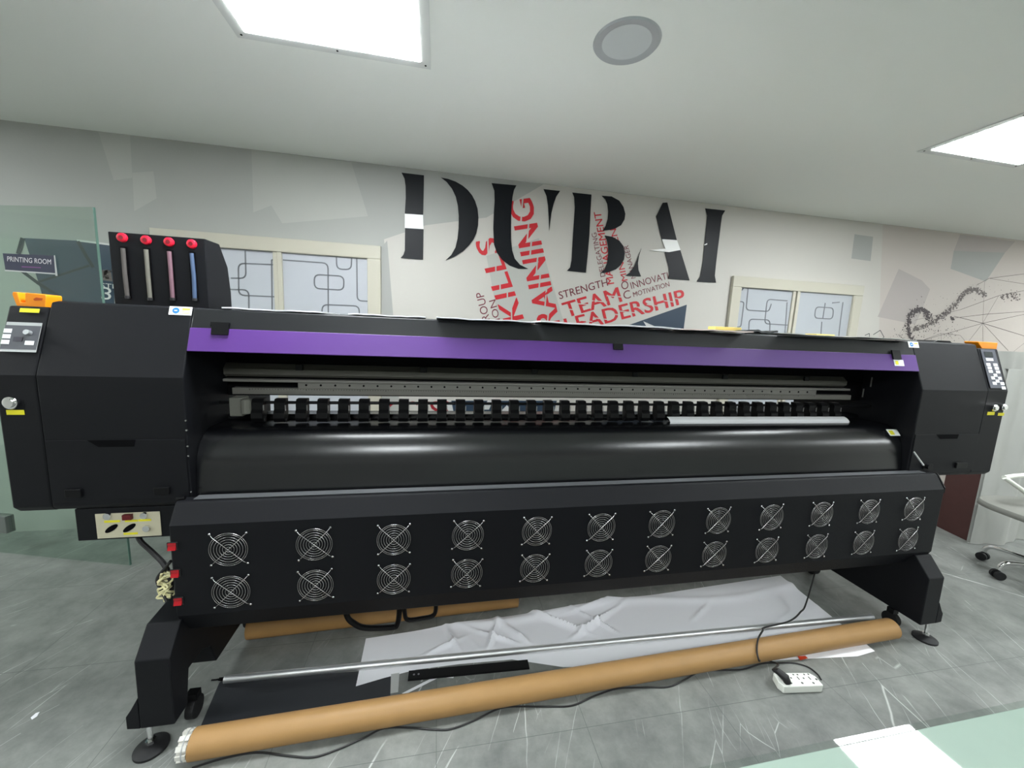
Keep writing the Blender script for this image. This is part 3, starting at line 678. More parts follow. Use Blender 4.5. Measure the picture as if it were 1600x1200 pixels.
# connector box below the left cabinet
cb = B(); x0_, x1_ = on_front(118, 812, 1.42).x, -.80
box(cb, x0_, x1_, 1.42, 1.60, .655, .7645); cbo = obj('connector_box', cb, BLK, pr, bevel=.002)
q = [on(1, 1.4195, *p) for p in ((149, 803), (250, 799.5), (254, 836), (153, 841))]
for v in q: v.z = min(v.z, .7640)
q[1].z = q[0].z; q[3].z = q[2].z; q[3].x = q[0].x; q[2].x = q[1].x
pl = obj('connector_plate', slab(B(), q, .002), PLATE, cbo)
for px, py in ((174, 826), (202, 825)):
    p = on(1, 1.416, px, py); pts = []
    for k in range(20):
        a = 2*math.pi*k/20; ca, sa = math.cos(a)*.022, math.sin(a)*.0085; th = math.radians(36)
        pts.append((p.x+ca*math.cos(th)-sa*math.sin(th), p.z+ca*math.sin(th)+sa*math.cos(th)))
    c = B(); prism(c, 1.4155, 1.4170, pts, axis=1); obj('socket', c, DARK, pl)
for px, py in ((230, 825), (169, 806), (226, 805)):
    p = on(1, 1.416, px, py); c = B(); cyl(c, (p.x, 1.409, p.z), (p.x, 1.417, p.z), .0105, 18); obj('chrome_socket', c, CHROME, pl)
p = on(1, 1.416, 201, 806); obj('red_switch', box(B(), p.x-.012, p.x+.012, 1.405, 1.417, p.z-.010, p.z+.007), mat('dark_red', s(95, 22, 26), .4), pl)
for px, py, w_ in ((175, 815, .022), (205, 814, .018), (226, 813, .018), (204, 834, .020)):
    p = on(1, 1.416, px, py); obj('yellow_label', box(B(), p.x-w_, p.x+w_, 1.4164, 1.4174, p.z-.0035, p.z+.0035), YEL, pl)

# wiring between connector box and dryer
cw = B(); tube(cw, smoothpath([(-1.00, 1.46, .67), (-.982, 1.45, .628), (-.932, 1.42, .603), (-.878, 1.385, .575), (-.855, 1.37, .53), (-.850, 1.36, .48)]), .008, 8)
tube(cw, smoothpath([(-.842, 1.36, .60), (-.858, 1.362, .58), (-.885, 1.36, .54), (-.872, 1.355, .50), (-.85, 1.34, .47)]), .005, 8); obj('wiring_loom', cw, CORDM, pr)
rw = random.Random(5); cw = B()
for k in range(7):
    pts = [(-.858+rw.uniform(-.024, .016), 1.356+rw.uniform(-.012, .012), .555-.016*i+rw.uniform(-.012, .012)) for i in range(6)]
    tube(cw, smoothpath(pts, 5), .0035, 6)
obj('cream_terminal_wires', cw, mat('cream_wire', s(214, 208, 160), .45), pr)

# legs
def leg(x0, x1, side, arch):
    lo, hi = min(x0, x1), max(x0, x1)
    prof = [(1.256, .096), (1.258, .332), (1.322, .410), (1.46, .424), (1.46, .58), (1.86, .58), (1.86, .096)]
    if arch: prof += [(1.50, .096), (1.47, .185), (1.42, .215), (1.345, .215), (1.322, .096)]
    L_ = obj('leg', prism(B(), lo, hi, prof), BLK, pr, bevel=.004)
    xo = x0; d = side*.036
    pts = [(xo, .096), (xo+d, .10), (xo+d, .143), (xo+d*.6, .165), (xo, .205)]
    obj('foot_flange', prism(B(), 1.2565, 1.40, pts, axis=1), BLK, L_, bevel=.002)
    cx = xo+d*.2-side*.02; cy = 1.275
    obj('levelling_stud', cyl(B(), (cx, cy, .012), (cx, cy, .10), .0075, 14), CHROME, L_)
    obj('stud_nut', cyl(B(), (cx, cy, .024), (cx, cy, .034), .014, 6), CHROME, L_)
    f = B(); tube(f, [(cx, cy, .0), (cx, cy, .008), (cx, cy, .014), (cx, cy, .018)], [.046, .046, .036, .016], 32); obj('levelling_foot', f, GASK, L_, smooth=True)
    c = B(); wx = (lo+hi)/2-side*.036; tube(c, [(wx-.013, 1.375, .036), (wx+.013, 1.375, .036)], .036, 24); obj('caster', c, GASK, L_, bevel=.002)
    c = B(); box(c, wx-.018, wx+.018, 1.36, 1.39, .070, .096); obj('caster_fork', c, BLKP, L_, bevel=.002)
    c = B(); tube(c, [(wx-.016, 1.80, .040), (wx+.016, 1.80, .040)], .040, 24); obj('caster', c, GASK, L_, bevel=.002)
    c = B(); box(c, wx-.018, wx+.018, 1.78, 1.82, .078, .096); obj('caster_fork', c, BLKP, L_, bevel=.002)
leg(-.902, -.806, -1, True); leg(2.356, 2.262, 1, False)
# handles under dryer: black bracket hooks
hk = B(); tube(hk, smoothpath([on(1, 1.50, *p) for p in ((536, 935), (542, 962), (553, 974), (572, 981), (612, 980), (621, 975), (624, 955), (624, 925))], 5), .011, 8)
obj('winder_handle', hk, BLKP, pr)
hk = B(); tube(hk, smoothpath([on(1, 1.50, *p) for p in ((630, 925), (632, 955), (637, 968), (660, 966), (676, 962), (681, 952), (680, 925))], 5), .009, 8)
obj('winder_handle', hk, BLKP, pr)
obj('lower_crossbar', box(B(), -.80, 2.26, 1.52, 1.60, .42, .50), BLK, pr, bevel=.003)

# ink supply unit on the machine (separate box standing on top)
ib = thing('ink_supply_box', 'black ink box with four red caps standing on the left of the printer', 'ink box', (-1.0, 1.77, 1.425))
prof = [(1.70, 1.426), (1.70, 1.682), (1.80, 1.682), (1.855, 1.60), (1.87, 1.50), (1.87, 1.426)]
body = obj('housing', prism(B(), -1.160, -.853, prof), BLK, ib, bevel=.003)
cols = [s(80, 76, 74), s(104, 102, 94), s(112, 84, 94), s(66, 82, 108)]
for k, (cx_, cy_, tx, ty, bx_, by_) in enumerate(((190, 371, 193, 388, 199, 464), (227.5, 375, 229, 390, 235, 467), (263.5, 378, 265, 393, 271, 467), (299, 381, 300, 396, 307, 468))):
    c = on(1, 1.695, cx_, cy_)
    cap = B(); tube(cap, [(c.x, 1.6995, c.z), (c.x, 1.693, c.z), (c.x, 1.6905, c.z)], [.0165, .0155, .012], 24); co = obj('red_cap', cap, RED, ib, smooth=True)
    obj('cap_recess', cyl(B(), (c.x, 1.6900, c.z), (c.x, 1.6908, c.z), .0075, 16), mat('cap_dark', s(120, 16, 30), .4), co)
    a = on(1, 1.697, tx, ty); b = on(1, 1.697, bx_, by_)
    sl_ = B(); box(sl_, a.x-.011, a.x+.011, 1.6975, 1.6996, b.z-.004, a.z+.006); so = obj('level_slot', sl_, DARK, ib)
    tb = B(); tube(tb, [(a.x, 1.694, a.z), ((a.x+b.x)/2, 1.694, (a.z+b.z)/2), (a.x, 1.694, b.z+.002)], .0068, 14); obj('level_tube', tb, mat('ink_tube_%d' % k, cols[k], .25), so, smooth=True)
    tb = B(); cyl(tb, (a.x, 1.694, b.z-.006), (a.x, 1.694, b.z+.004), .0078, 12); obj('tube_fitting', tb, GASK, so)
sb = B()
random.seed(11)

# things lying on the printer top
def sheet(name, x0, x1, y0, y1, z, amp, m, label, cat, seed, th=.003, grp=None, nx=24, front=0):
    r_ = random.Random(seed); b_ = B(); ph = [r_.uniform(0, 6) for _ in range(4)]; ny = 4; top = []
    for j in range(ny+1):
        row = []
        for i in range(nx+1):
            u = i/nx; v = j/ny; zz = z+amp*(.5+.5*math.sin(u*9+ph[0]))*(1-v)*.6+amp*.4*(.5+.5*math.sin(u*23+ph[1])*(1-v))
            row.append(b_.verts.new((x0+(x1-x0)*u, y0+(y1-y0)*v+.004*math.sin(u*7+ph[2]), zz)))
        top.append(row)
    for j in range(ny):
        for i in range(nx): b_.faces.new((top[j][i], top[j][i+1], top[j+1][i+1], top[j+1][i]))
    r = bmesh.ops.extrude_face_region(b_, geom=b_.faces[:])
    for v in [e for e in r['geom'] if isinstance(e, bmesh.types.BMVert)]: v.co.z -= th
    return tag(obj(name, b_, m, smooth=True), label, cat, grp)
TZ = 1.4235
def X15(px, y=1.50): return on(1, y, px, 500).x
sheet('paper_sheet', X15(352), X15(508), 1.486, 1.72, TZ+.005, .003, WHT, 'long white sheets lying on the printer top before the left window', 'paper', 1, .0045)
sheet('paper_sheet', X15(545), X15(664), 1.488, 1.70, TZ+.005, .003, WHT, 'short white sheets on the printer top just left of the lettering D', 'paper', 2, .0045)
sheet('paper_sheet', X15(682), X15(830), 1.432, 1.75, TZ+.005, .004, WHT, 'white sheet on the printer top below the SKILLS lettering', 'paper', 3, .004)
sheet('paper_sheet', X15(838), X15(1050), 1.432, 1.75, TZ+.007, .005, WHT, 'long wavy white sheet on the printer top below TEAM and LEADERSHIP', 'paper', 4, .005)
sheet('paper_sheet', X15(1052), X15(1160), 1.432, 1.75, TZ+.006, .004, mat('pinkish_paper', s(232, 214, 208), .6), 'pinkish white sheet on the printer top under the yellow pad', 'paper', 5, .0045)
sheet('dark_film', X15(1162), X15(1214), 1.488, 1.70, TZ+.010, .010, mat('dark_grey_film', s(72, 74, 76), .4), 'crumpled dark grey film on the printer top before the right window', 'film', 6, .008)
sheet('paper_sheet', X15(1216), X15(1412), 1.436, 1.70, TZ+.005, .005, mat('grey_white_paper', s(190, 190, 186), .6), 'thin grey-white sheet on the printer top at its right end', 'paper', 7, .003)
a = X15(1117, 1.56); b = X15(1158, 1.56)
yp = B(); box(yp, a, b, 1.55, 1.60, TZ+.0112, TZ+.026); 
tag(obj('yellow_pad', yp, YELPAD, bevel=.002), 'small pale yellow pad on the pinkish sheet atop the printer', 'pad')
a = X15(1273, 1.62); b = X15(1302, 1.62)
yp = B(); box(yp, a, b, 1.60, 1.66, TZ+.010, TZ+.016); tag(obj('yellow_stick', yp, YELPAD, bevel=.001), 'thin pale yellow stick lying before the right window pane', 'stick')

# white media on platen
x0_, x1_ = flr(1045, 659.5, 1.0096).x*.985, flr(1332, 660.5, 1.0096).x*.985
b_ = B(); prism(b_, x0_, x1_, [(1.529, 1.0092), (1.527, 1.0175), (1.536, 1.027), (1.547, 1.033), (1.5575, 1.036), (1.5575, 1.0345), (1.547, 1.0315), (1.537, 1.0255), (1.5285, 1.017), (1.5305, 1.0092)])
tag(obj('media_sheet', b_, WHT), 'white print media sheet lying on the platen behind the black roller apron', 'print media')
pp = [flr(*p, 1.0096) for p in ((1002, 659), (1021, 660), (1010, 655), (995, 655))]
for v in pp: v.y = min(max(v.y, 1.525), 1.60)
b_ = B(); slab(b_, pp, .0008); tag(obj('media_scrap', b_, mat('grey_scrap', s(120, 122, 124), .5)), 'small grey media scrap on the platen left of the white sheet', 'scrap')

# ---------------------------------------------------------------- floor items
def uv(x): return x
# cardboard tube
ta = Vector((-.742, 1.229, .0445)); tb_ = Vector((2.182, 1.312, .0445)); td = (tb_-ta).normalized(); R_ = .0435
tr = thing('cardboard_tube', 'long brown cardboard tube lying on the floor before the printer', 'cardboard tube', ((ta+tb_)/2)*1.0)
def hollow(bm_, a, b, r, ri, seg=40, rows=24):
    d = (b-a).normalized(); u = d.cross(Vector((0, 0, 1))).normalized(); w = d.cross(u)
    ro = []; rin = []
    for k in range(rows+1):
        p = a+(b-a)*k/rows
        ro.append([bm_.verts.new(p+(u*math.cos(2*math.pi*q/seg)+w*math.sin(2*math.pi*q/seg))*r) for q in range(seg)])
        if k in (0, rows): rin.append([bm_.verts.new(p+(u*math.cos(2*math.pi*q/seg)+w*math.sin(2*math.pi*q/seg))*ri) for q in range(seg)])
    for A_, C_ in zip(ro[:-1], ro[1:]):
        for q in range(seg): bm_.faces.new((A_[q], A_[(q+1) % seg], C_[(q+1) % seg], C_[q]))
    for q in range(seg):
        bm_.faces.new((rin[0][q], rin[0][(q+1) % seg], rin[1][(q+1) % seg], rin[1][q]))
        bm_.faces.new((ro[0][q], ro[0][(q+1) % seg], rin[0][(q+1) % seg], rin[0][q])); bm_.faces.new((ro[-1][q], ro[-1][(q+1) % seg], rin[1][(q+1) % seg], rin[1][q]))
bt = B(); hollow(bt, ta, tb_, R_, .037); obj('core', bt, KRAFT, tr, smooth=True)
# slotted pale end plug at left end
pg = B(); u = td.cross(Vector((0, 0, 1))).normalized(); w = td.cross(u)
tube(pg, [ta-td*.030, ta+td*.004], .034, 32)
for k in range(10):
    a = 2*math.pi*k/10; c = u*math.cos(a)+w*math.sin(a); tng = -u*math.sin(a)+w*math.cos(a)
    p = ta-td*.017+c*.0385
    for_q = [p-td*.014-tng*.007, p+td*.014-tng*.007, p+td*.014+tng*.007, p-td*.014+tng*.007]
    A_ = [pg.verts.new(v-c*.005) for v in for_q]; C_ = [pg.verts.new(v+c*.003) for v in for_q]
    pg.faces.new(A_); pg.faces.new(C_[::-1])
    for i in range(4): pg.faces.new((A_[i], C_[i], C_[(i+1) % 4], A_[(i+1) % 4]))
pgo = obj('end_plug', pg, mat('pale_plug', s(205, 203, 196), .4), tr)
rg = B(); tube(rg, [ta-td*.014+(u*math.cos(2*math.pi*k/32)+w*math.sin(2*math.pi*k/32))*.0415 for k in range(32)], .002, 6, closed=True); obj('plug_ring', rg, SILV, pgo)
rg = B(); tube(rg, [tb_+td*.001+(u*math.cos(2*math.pi*k/32)+w*math.sin(2*math.pi*k/32))*.0395 for k in range(32)], .0025, 6, closed=True); obj('end_ring', rg, mat('grey_rim', s(120, 120, 112), .5), tr)
# second tube at the back
ta2 = Vector((-.79, 1.725, .0515)); tb2 = Vector((.42, 1.765, .0515))
bt = B(); hollow(bt, ta2, tb2, .050, .044); tag(obj('cardboard_tube', bt, mat('kraft_dark', s(168, 128, 78), .5, noise=.1, nscale=12), smooth=True), 'second brown cardboard tube lying in the shade behind and under the printer', 'cardboard tube')

# aluminium take-up rod
ra = Vector((-.775, 1.484, .0275)); rb_ = Vector((2.20, 1.407, .0275)); rd = (rb_-ra).normalized()
rt = thing('aluminium_rod', 'long shiny aluminium rod lying behind the front cardboard tube', 'rod', (ra+rb_)/2)
b_ = B(); tube(b_, [ra, rb_], .0135, 24); obj('shaft', b_, ALU, rt, smooth=True)
b_ = B(); tube(b_, [ra-rd*.045, ra-rd*.018, ra-rd*.018, ra+rd*.001], [.005, .005, .009, .009], 14); obj('end_pin', b_, CHROME, rt)

# white banner sheet spread below the printer, creased
FRONT = [(556, 1073), (600, 1060), (650, 1047), (720, 1038), (800, 1031), (880, 1043), (1000, 1042), (1100, 1040), (1240, 1031), (1340, 1026), (1367, 1018)]
Fp = [flr(*p) for p in FRONT]; La, Lb = flr(568, 975), flr(574, 950); Bl = Vector((-.29, 1.645, 0)); Br = flr(1240, 912); Br = Vector((2.05, 1.80, 0))
rnb = random.Random(9); folds = [(rnb.uniform(-.2, 2.0), rnb.uniform(1.45, 1.75), rnb.uniform(-1.2, 1.2), rnb.uniform(.010, .026), rnb.uniform(.012, .03), rnb.uniform(.08, .22)) for _ in range(9)]
folds += [(.12, 1.50, 1.9, .03, .02, .14), (.25, 1.52, 1.2, .028, .02, .14), (.42, 1.52, 2.2, .03, .025, .16), (.72, 1.56, .5, .035, .02, .2), (.62, 1.60, 2.5, .03, .02, .2)]
def crease(x, y):
    z = 0
    for fx, fy, th, h, w_, ln in folds:
        dx, dy = x-fx, y-fy; a = dx*math.cos(th)+dy*math.sin(th); b = -dx*math.sin(th)+dy*math.cos(th)
        z += h*max(0, 1-abs(b)/w_)**1.3*math.exp(-(a/ln)**2)
    z += .012*math.exp(-((y-1.69+.03*math.sin(x*5))/.025)**2)
    k = min(1, max(0, (y-1.505)/.05)); return .0018+z*k
b_ = B(); NX, NY = 260, 60; grid = []
for i in range(NX+1):
    u = i/NX*(len(Fp)-1); k = min(int(u), len(Fp)-2); f = Fp[k].lerp(Fp[k+1], u-k); g = Bl.lerp(Br, i/NX)
    row = []
    for j in range(NY+1):
        v = j/NY; p = f.lerp(g, v); row.append(b_.verts.new((p.x, p.y, crease(p.x, p.y))))
    grid.append(row)
for i in range(NX):
    for j in range(NY): b_.faces.new((grid[i][j], grid[i+1][j], grid[i+1][j+1], grid[i][j+1]))
tag(obj('banner_sheet', b_, WHT, smooth=True), 'large creased white banner sheet spread on the floor under the printer', 'banner sheet')
# black mat
q = [flr(340, 1078), flr(318, 1134), flr(609, 1092), flr(612, 1049)]
b_ = B()
A_ = [b_.verts.new((p.x, p.y, .0008)) for p in (flr(344, 1064), flr(305, 1155), flr(608, 1120), flr(612, 1046))]; b_.faces.new(A_)
r = bmesh.ops.extrude_face_region(b_, geom=b_.faces[:])
for v in [e for e in r['geom'] if isinstance(e, bmesh.types.BMVert)]: v.co.z = .0022 if False else .0014
tag(obj('black_film_sheet', b_, mat('black_film', s(44, 46, 50), .45, noise=.15, nscale=8)), 'rectangular black film lying on the floor between the rod and the tube', 'film')
# perforated flat bar
p = flr(638, 1056, .008); q_ = Vector((.40, 1.402, 0))
b_ = B(); d = (q_-Vector((p.x, p.y, 0))).normalized(); nn = Vector((-d.y, d.x, 0)); a = Vector((p.x, p.y, 0))
prof = [a+nn*.021, a-nn*.021, q_-nn*.021, q_+nn*.021]
A_ = [b_.verts.new((v.x, v.y, .0038)) for v in prof]; C_ = [b_.verts.new((v.x, v.y, .0115)) for v in prof]
b_.faces.new(A_); b_.faces.new(C_[::-1])
for i in range(4): b_.faces.new((A_[i], C_[i], C_[(i+1) % 4], A_[(i+1) % 4]))
fb = thing('flat_bar', 'flat black metal bar with screw holes lying on the floor under the rod', 'metal bar', (p.x, p.y, 0))
obj('bar', b_, BLKP, fb, bevel=.001)
for off in (.022, .04): c = a+d*off; obj('screw_hole', cyl(B(), (c.x, c.y, .0116), (c.x, c.y, .0121), .004, 12), mat('hole_grey', s(120, 120, 124), .4), fb)
# paper offcuts
def offcut(pts, name, label, m=WHT, cat='paper scrap', z=.001):
    b_ = B(); A_ = [b_.verts.new((*flr(*p).xy, z)) for p in pts]; b_.faces.new(A_)
    r = bmesh.ops.extrude_face_region(b_, geom=b_.faces[:])
    for v in [e for e in r['geom'] if isinstance(e, bmesh.types.BMVert)]: v.co.z += .0012
    return tag(obj(name, b_, m), label, cat)
offcut([(628, 1084), (634, 1085), (692, 1056), (685, 1055)], 'paper_offcut', 'thin white diagonal paper strip between the flat bar and the tube')
offcut([(686, 1058), (694, 1053), (705, 1051), (711, 1055), (708, 1060)], 'paper_offcut', 'small pointed white paper offcut beside the flat bar')
offcut([(611, 1054), (624, 1052), (622, 1082), (610, 1084)], 'tape_strip', 'short clear tape strip on the floor beside the black film', mat('clear_tape', s(178, 180, 178), .3), 'tape')
offcut([(48, 1122), (56, 1115), (62, 1113), (58, 1120), (50, 1125)], 'paper_offcut', 'tiny pale paper flake on the floor left of the left leg')
offcut([(1246, 1027), (1258, 1026.5), (1262, 1030), (1250, 1033)], 'red_tape', 'small red tape piece on the floor under the right of the tube', mat('red_tape', s(205, 70, 40), .4), 'tape', .0045)

# extension block
ex = thing('power_strip', 'white multi-socket power strip on the floor before the right leg', 'power strip', flr(1247, 1066, 0))
top = [flr(*p, .036) for p in ((1208, 1050), (1264, 1050), (1275, 1056), (1287, 1070), (1226, 1072), (1216, 1064))]
b_ = B(); A_ = [b_.verts.new((v.x, v.y, .001)) for v in top]; C_ = [b_.verts.new((v.x, v.y, .034)) for v in top]
b_.faces.new(A_); b_.faces.new(C_[::-1])
for i in range(6): b_.faces.new((A_[i], C_[i], C_[(i+1) % 6], A_[(i+1) % 6]))
obj('body', b_, mat('white_abs', s(228, 230, 222), .35), ex, bevel=.004)
Z2 = lambda x, y: (1190+x/14.545, 1030+y/14.545)
for (x, y, rx) in ((720, 350, .0035), (815, 350, .0035), (965, 345, .0035), (1060, 340, .0035), (670, 425, .0035), (955, 430, .0035), (670, 540, .0045), (925, 540, .0045), (1180, 540, .0045), (1245, 455, .0045)):
    c = flr(*Z2(x, y), .0344); obj('socket_hole', cyl(B(), (c.x, c.y, .0341), (c.x, c.y, .0347), rx, 10), mat('socket_dark', s(70, 72, 70), .5), ex)
for (x0_, y0_, x1_, y1_) in ((805, 400, 860, 462), (1060, 402, 1120, 462)):
    a = flr(*Z2(x0_, y0_), .0344); b = flr(*Z2(x1_, y1_), .0344); obj('socket_slot', tube(B(), [(a.x, a.y, .0345), (b.x, b.y, .0345)], .0018, 6), MATS['socket_dark'], ex)
# plug with its cord rising over the tube
cd_ = thing('plug_cord', 'black plug cord looping over the cardboard tube into the power strip', 'cord', flr(1228, 1060))
pc = flr(1226, 1059, .05)
b_ = B(); tube(b_, [(pc.x+.006, pc.y-.012, .0355), (pc.x+.002, pc.y-.002, .052), (pc.x-.012, pc.y+.022, .060), (pc.x-.020, pc.y+.038, .052)], [.013, .016, .013, .005], 14); obj('plug', b_, CORDM, cd_, smooth=True)
cyt = lambda x: 1.229+(x+.742)*.0284
pts = [Vector((2.02, 1.56, .44)), on(1, 1.50, 1262, 935), on(1, 1.44, 1250, 957), on(1, 1.385, 1232, 971), Vector((1.52, 1.372, .075)),
       Vector((1.47, 1.335, .0955)), Vector((1.405, 1.292, .0975)), Vector((1.365, 1.252, .080)), Vector((1.365, 1.234, .05)), flr(1190, 1025, .012), flr(1203, 1033, .012), flr(1216, 1038, .03), Vector((pc.x-.020, pc.y+.038, .052))]
b_ = B(); tube(b_, smoothpath(pts, 8), .0036, 8); obj('cable', b_, CORDM, cd_, smooth=True)
# supply cable of the strip along the floor
b_ = B(); pts = [(300, 1200), (345, 1186), (400, 1176), (450, 1181), (490, 1183), (530, 1170), (570, 1152), (600, 1138), (640, 1137), (680, 1140), (705, 1139), (740, 1126), (780, 1107), (810, 1104), (860, 1104), (895, 1102), (930, 1087), (965, 1076), (1010, 1074), (1045, 1073), (1070, 1062), (1095, 1049), (1130, 1047), (1160, 1046), (1190, 1037), (1215, 1036), (1240, 1036), (1262, 1042), (1277, 1053), (1283, 1062)]
P_ = [flr(*p, .0035) for p in pts]
tag(obj('supply_cable', tube(b_, smoothpath(P_, 5), .0030, 8) and b_, CORDM, smooth=True), 'thin black cable winding over the floor along the front of the tube', 'cable')

# ---------------------------------------------------------------- glass door with sign at left
GL = bpy.data.materials.new('door_glass_tint'); GL.use_nodes = True
_n = GL.node_tree.nodes; _l = GL.node_tree.links; _n.remove(_n['Principled BSDF'])
_t = _n.new('ShaderNodeBsdfTransparent'); _t.inputs[0].default_value = (.86, .92, .885, 1)
_g = _n.new('ShaderNodeBsdfGlossy'); _g.inputs['Roughness'].default_value = .02; _f = _n.new('ShaderNodeFresnel'); _f.inputs[0].default_value = 1.45
_m = _n.new('ShaderNodeMixShader'); _gg = _n.new('ShaderNodeNewGeometry'); _mm = _n.new('ShaderNodeMath'); _mm.operation = 'MULTIPLY'; _iv = _n.new('ShaderNodeMath'); _iv.operation = 'SUBTRACT'; _iv.inputs[0].default_value = 1.0; _l.new(_gg.outputs['Backfacing'], _iv.inputs[1]); _l.new(_f.outputs[0], _mm.inputs[0]); _l.new(_iv.outputs[0], _mm.inputs[1]); _l.new(_mm.outputs[0], _m.inputs[0]); _l.new(_t.outputs[0], _m.inputs[1]); _l.new(_g.outputs[0], _m.inputs[2]); _l.new(_m.outputs[0], _n['Material Output'].inputs[0])
ga = Vector((-1.650, 2.348, 0)); gb_ = Vector((-3.02, 2.737, 0)); gd = (gb_-ga).normalized(); gn = Vector((-gd.y, gd.x, 0))
if gn.dot(-ga) < 0: gn = -gn
door = thing('glass_door', 'greenish frameless glass door standing ajar at the left, bearing a sign', 'glass door', (ga+gb_)/2)
def gslab(bm_, s0, s1, z0, z1, o0, o1, mi=0):
    v = [bm_.verts.new(ga+gd*a+gn*o+Vector((0, 0, z))) for a in (s0, s1) for o in (o0, o1) for z in (z0, z1)]
    for f in ((0,1,3,2), (4,6,7,5), (0,4,5,1), (2,3,7,6), (0,2,6,4), (1,5,7,3)): bm_.faces.new([v[i] for i in f]).material_index = mi
    return bm_
obj('pane', gslab(B(), 0, (gb_-ga).length, .012, 1.897, -.005, .005), GL, door)
obj('polished_edge', gslab(B(), -.003, 0, .012, 1.897, -.005, .005), mat('glass_edge', s(96, 128, 116), .2), door)
obj('patch_fitting', gslab(B(), .72, .80, .14, .24, -.02, .02), mat('satin_fitting', s(110, 116, 112), .4, .5), door, bevel=.003)
sg = thing('room_sign', 'small dark PRINTING ROOM sign on the glass door', 'sign', ga+gd*.38+Vector((0, 0, 1.62)))
def gp(px, py, o): return on_plane(ga+gn*o, gn, px, py)
q = [gp(5.5, 396, .0056), gp(85, 399.5, .0056), gp(88, 429, .0056), gp(10, 423.5, .0056)]
obj('plaque', slab(B(), q, .003), mat('sign_navy', s(34, 38, 62), .35), sg)
b_ = B(); text(b_, 'PRINTING ROOM', gp(11.5, 408, .0098), gp(80, 413, .0098), gp(11.3, 400.5, .0098), .02); obj('sign_lettering', b_, mat('sign_silver', s(205, 205, 210), .35), sg)
b_ = B(); slab(b_, [gp(34, 416, .0096), gp(64, 417.5, .0096), gp(64, 419, .0096), gp(34, 417.5, .0096)], .0004); obj('sign_underline', b_, mat('sign_purple', s(110, 60, 120), .4), sg)
b_ = B(); slab(b_, [gp(8, 421.5, .0096), gp(88, 427, .0096), gp(88, 429, .0096), gp(8, 423.5, .0096)], .001); slab(b_, [gp(84.5, 399, .0096), gp(86, 399, .0096), gp(90, 431, .0096), gp(87, 431, .0096)], .001); obj('sign_holder_edge', b_, SILV, sg)

# ---------------------------------------------------------------- right side: maroon board, white screen, chair
mb = B(); v = [(3.90, 2.20), (3.845, 1.972), (3.868, 1.966), (3.923, 2.194)]
prism(mb, .002, .80, v, axis=2); tag(obj('maroon_board', mb, mat('maroon_laminate', s(72, 42, 40), .45, noise=.12, nscale=18)), 'dark maroon board standing on the floor behind the right cabinet', 'board')
scn = thing('vinyl_screen', 'tall white vinyl screen with soft vertical folds right of the printer', 'screen', (4.3, 2.0, 0))
def folded(x0, x1, y, z1, amp, th, seed, n=60):
    r_ = random.Random(seed); b_ = B(); ph = r_.uniform(0, 6); rows = []
    for k in range(n+1):
        u = k/n; x = x0+(x1-x0)*u; yy = y+amp*math.sin(u*(x1-x0)*14+ph)+amp*.4*math.sin(u*(x1-x0)*37+ph*2)
        rows.append([b_.verts.new((x, yy+o, z)) for o in (0, th) for z in (.002, z1)])
    for a, c in zip(rows[:-1], rows[1:]):
        b_.faces.new((a[0], c[0], c[1], a[1])); b_.faces.new((a[2], c[2], c[3], a[3])); b_.faces.new((a[1], c[1], c[3], a[3])); b_.faces.new((a[0], c[0], c[2], a[2]))
    b_.faces.new(rows[0]) if False else None
    return b_
obj('rear_panel', folded(4.18, 4.62, 2.26, 1.392, .012, .02, 3), SHEETG, scn, smooth=True)
obj('front_panel', folded(3.815, 5.3, 1.925, 1.275, .020, .018, 8, 120), SHEETG, scn, smooth=True)
scn.children[0].location.x += 0

chair = thing('office_chair', 'grey swivel chair with white arms and chrome casters at the right edge', 'chair', (3.66, 1.47, 0))
CC = Vector((3.66, 1.47, 0))
st_ = B(); rs_ = []
Nn = 40
for (sc_, z) in ((.90, .430), (.99, .437), (1.0, .452), (.97, .470), (.80, .478)):
    ring = []
    for k in range(Nn):
        a = 2*math.pi*k/Nn; e = 3.2; cx_ = abs(math.cos(a))**(2/e)*math.copysign(1, math.cos(a)); cy_ = abs(math.sin(a))**(2/e)*math.copysign(1, math.sin(a))
        th = math.radians(-10); X_ = cx_*.27*sc_; Y_ = cy_*.25*sc_
        ring.append(st_.verts.new((3.56+X_*math.cos(th)-Y_*math.sin(th), 1.50+X_*math.sin(th)+Y_*math.cos(th), z)))
    rs_.append(ring)
for a, b in zip(rs_[:-1], rs_[1:]):
    for k in range(Nn): st_.faces.new((a[k], a[(k+1) % Nn], b[(k+1) % Nn], b[k]))
st_.faces.new(rs_[0]); st_.faces.new(rs_[-1])
obj('seat', st_, mat('grey_seat', s(122, 122, 116), .6, bump=.2), chair, smooth=True)
obj('seat_bracket', box(B(), 3.27, 3.42, 1.36, 1.46, .400, .4295), BLKP, chair)
wt = mat('white_nylon', s(222, 224, 214), .4)
ar = B(); tube(ar, smoothpath([(3.335, 1.62, .648), (3.45, 1.63, .652), (3.60, 1.63, .652), (3.70, 1.62, .64)], 5), .013, 10)
tube(ar, smoothpath([(3.335, 1.62, .648), (3.38, 1.60, .615), (3.47, 1.585, .56), (3.56, 1.56, .48)], 5), .012, 10); obj('armrest', ar, wt, chair, smooth=True)
obj('gas_column', tube(B(), [CC+Vector((0, 0, .09)), CC+Vector((0, 0, .43))], .025, 20), CHROME, chair)
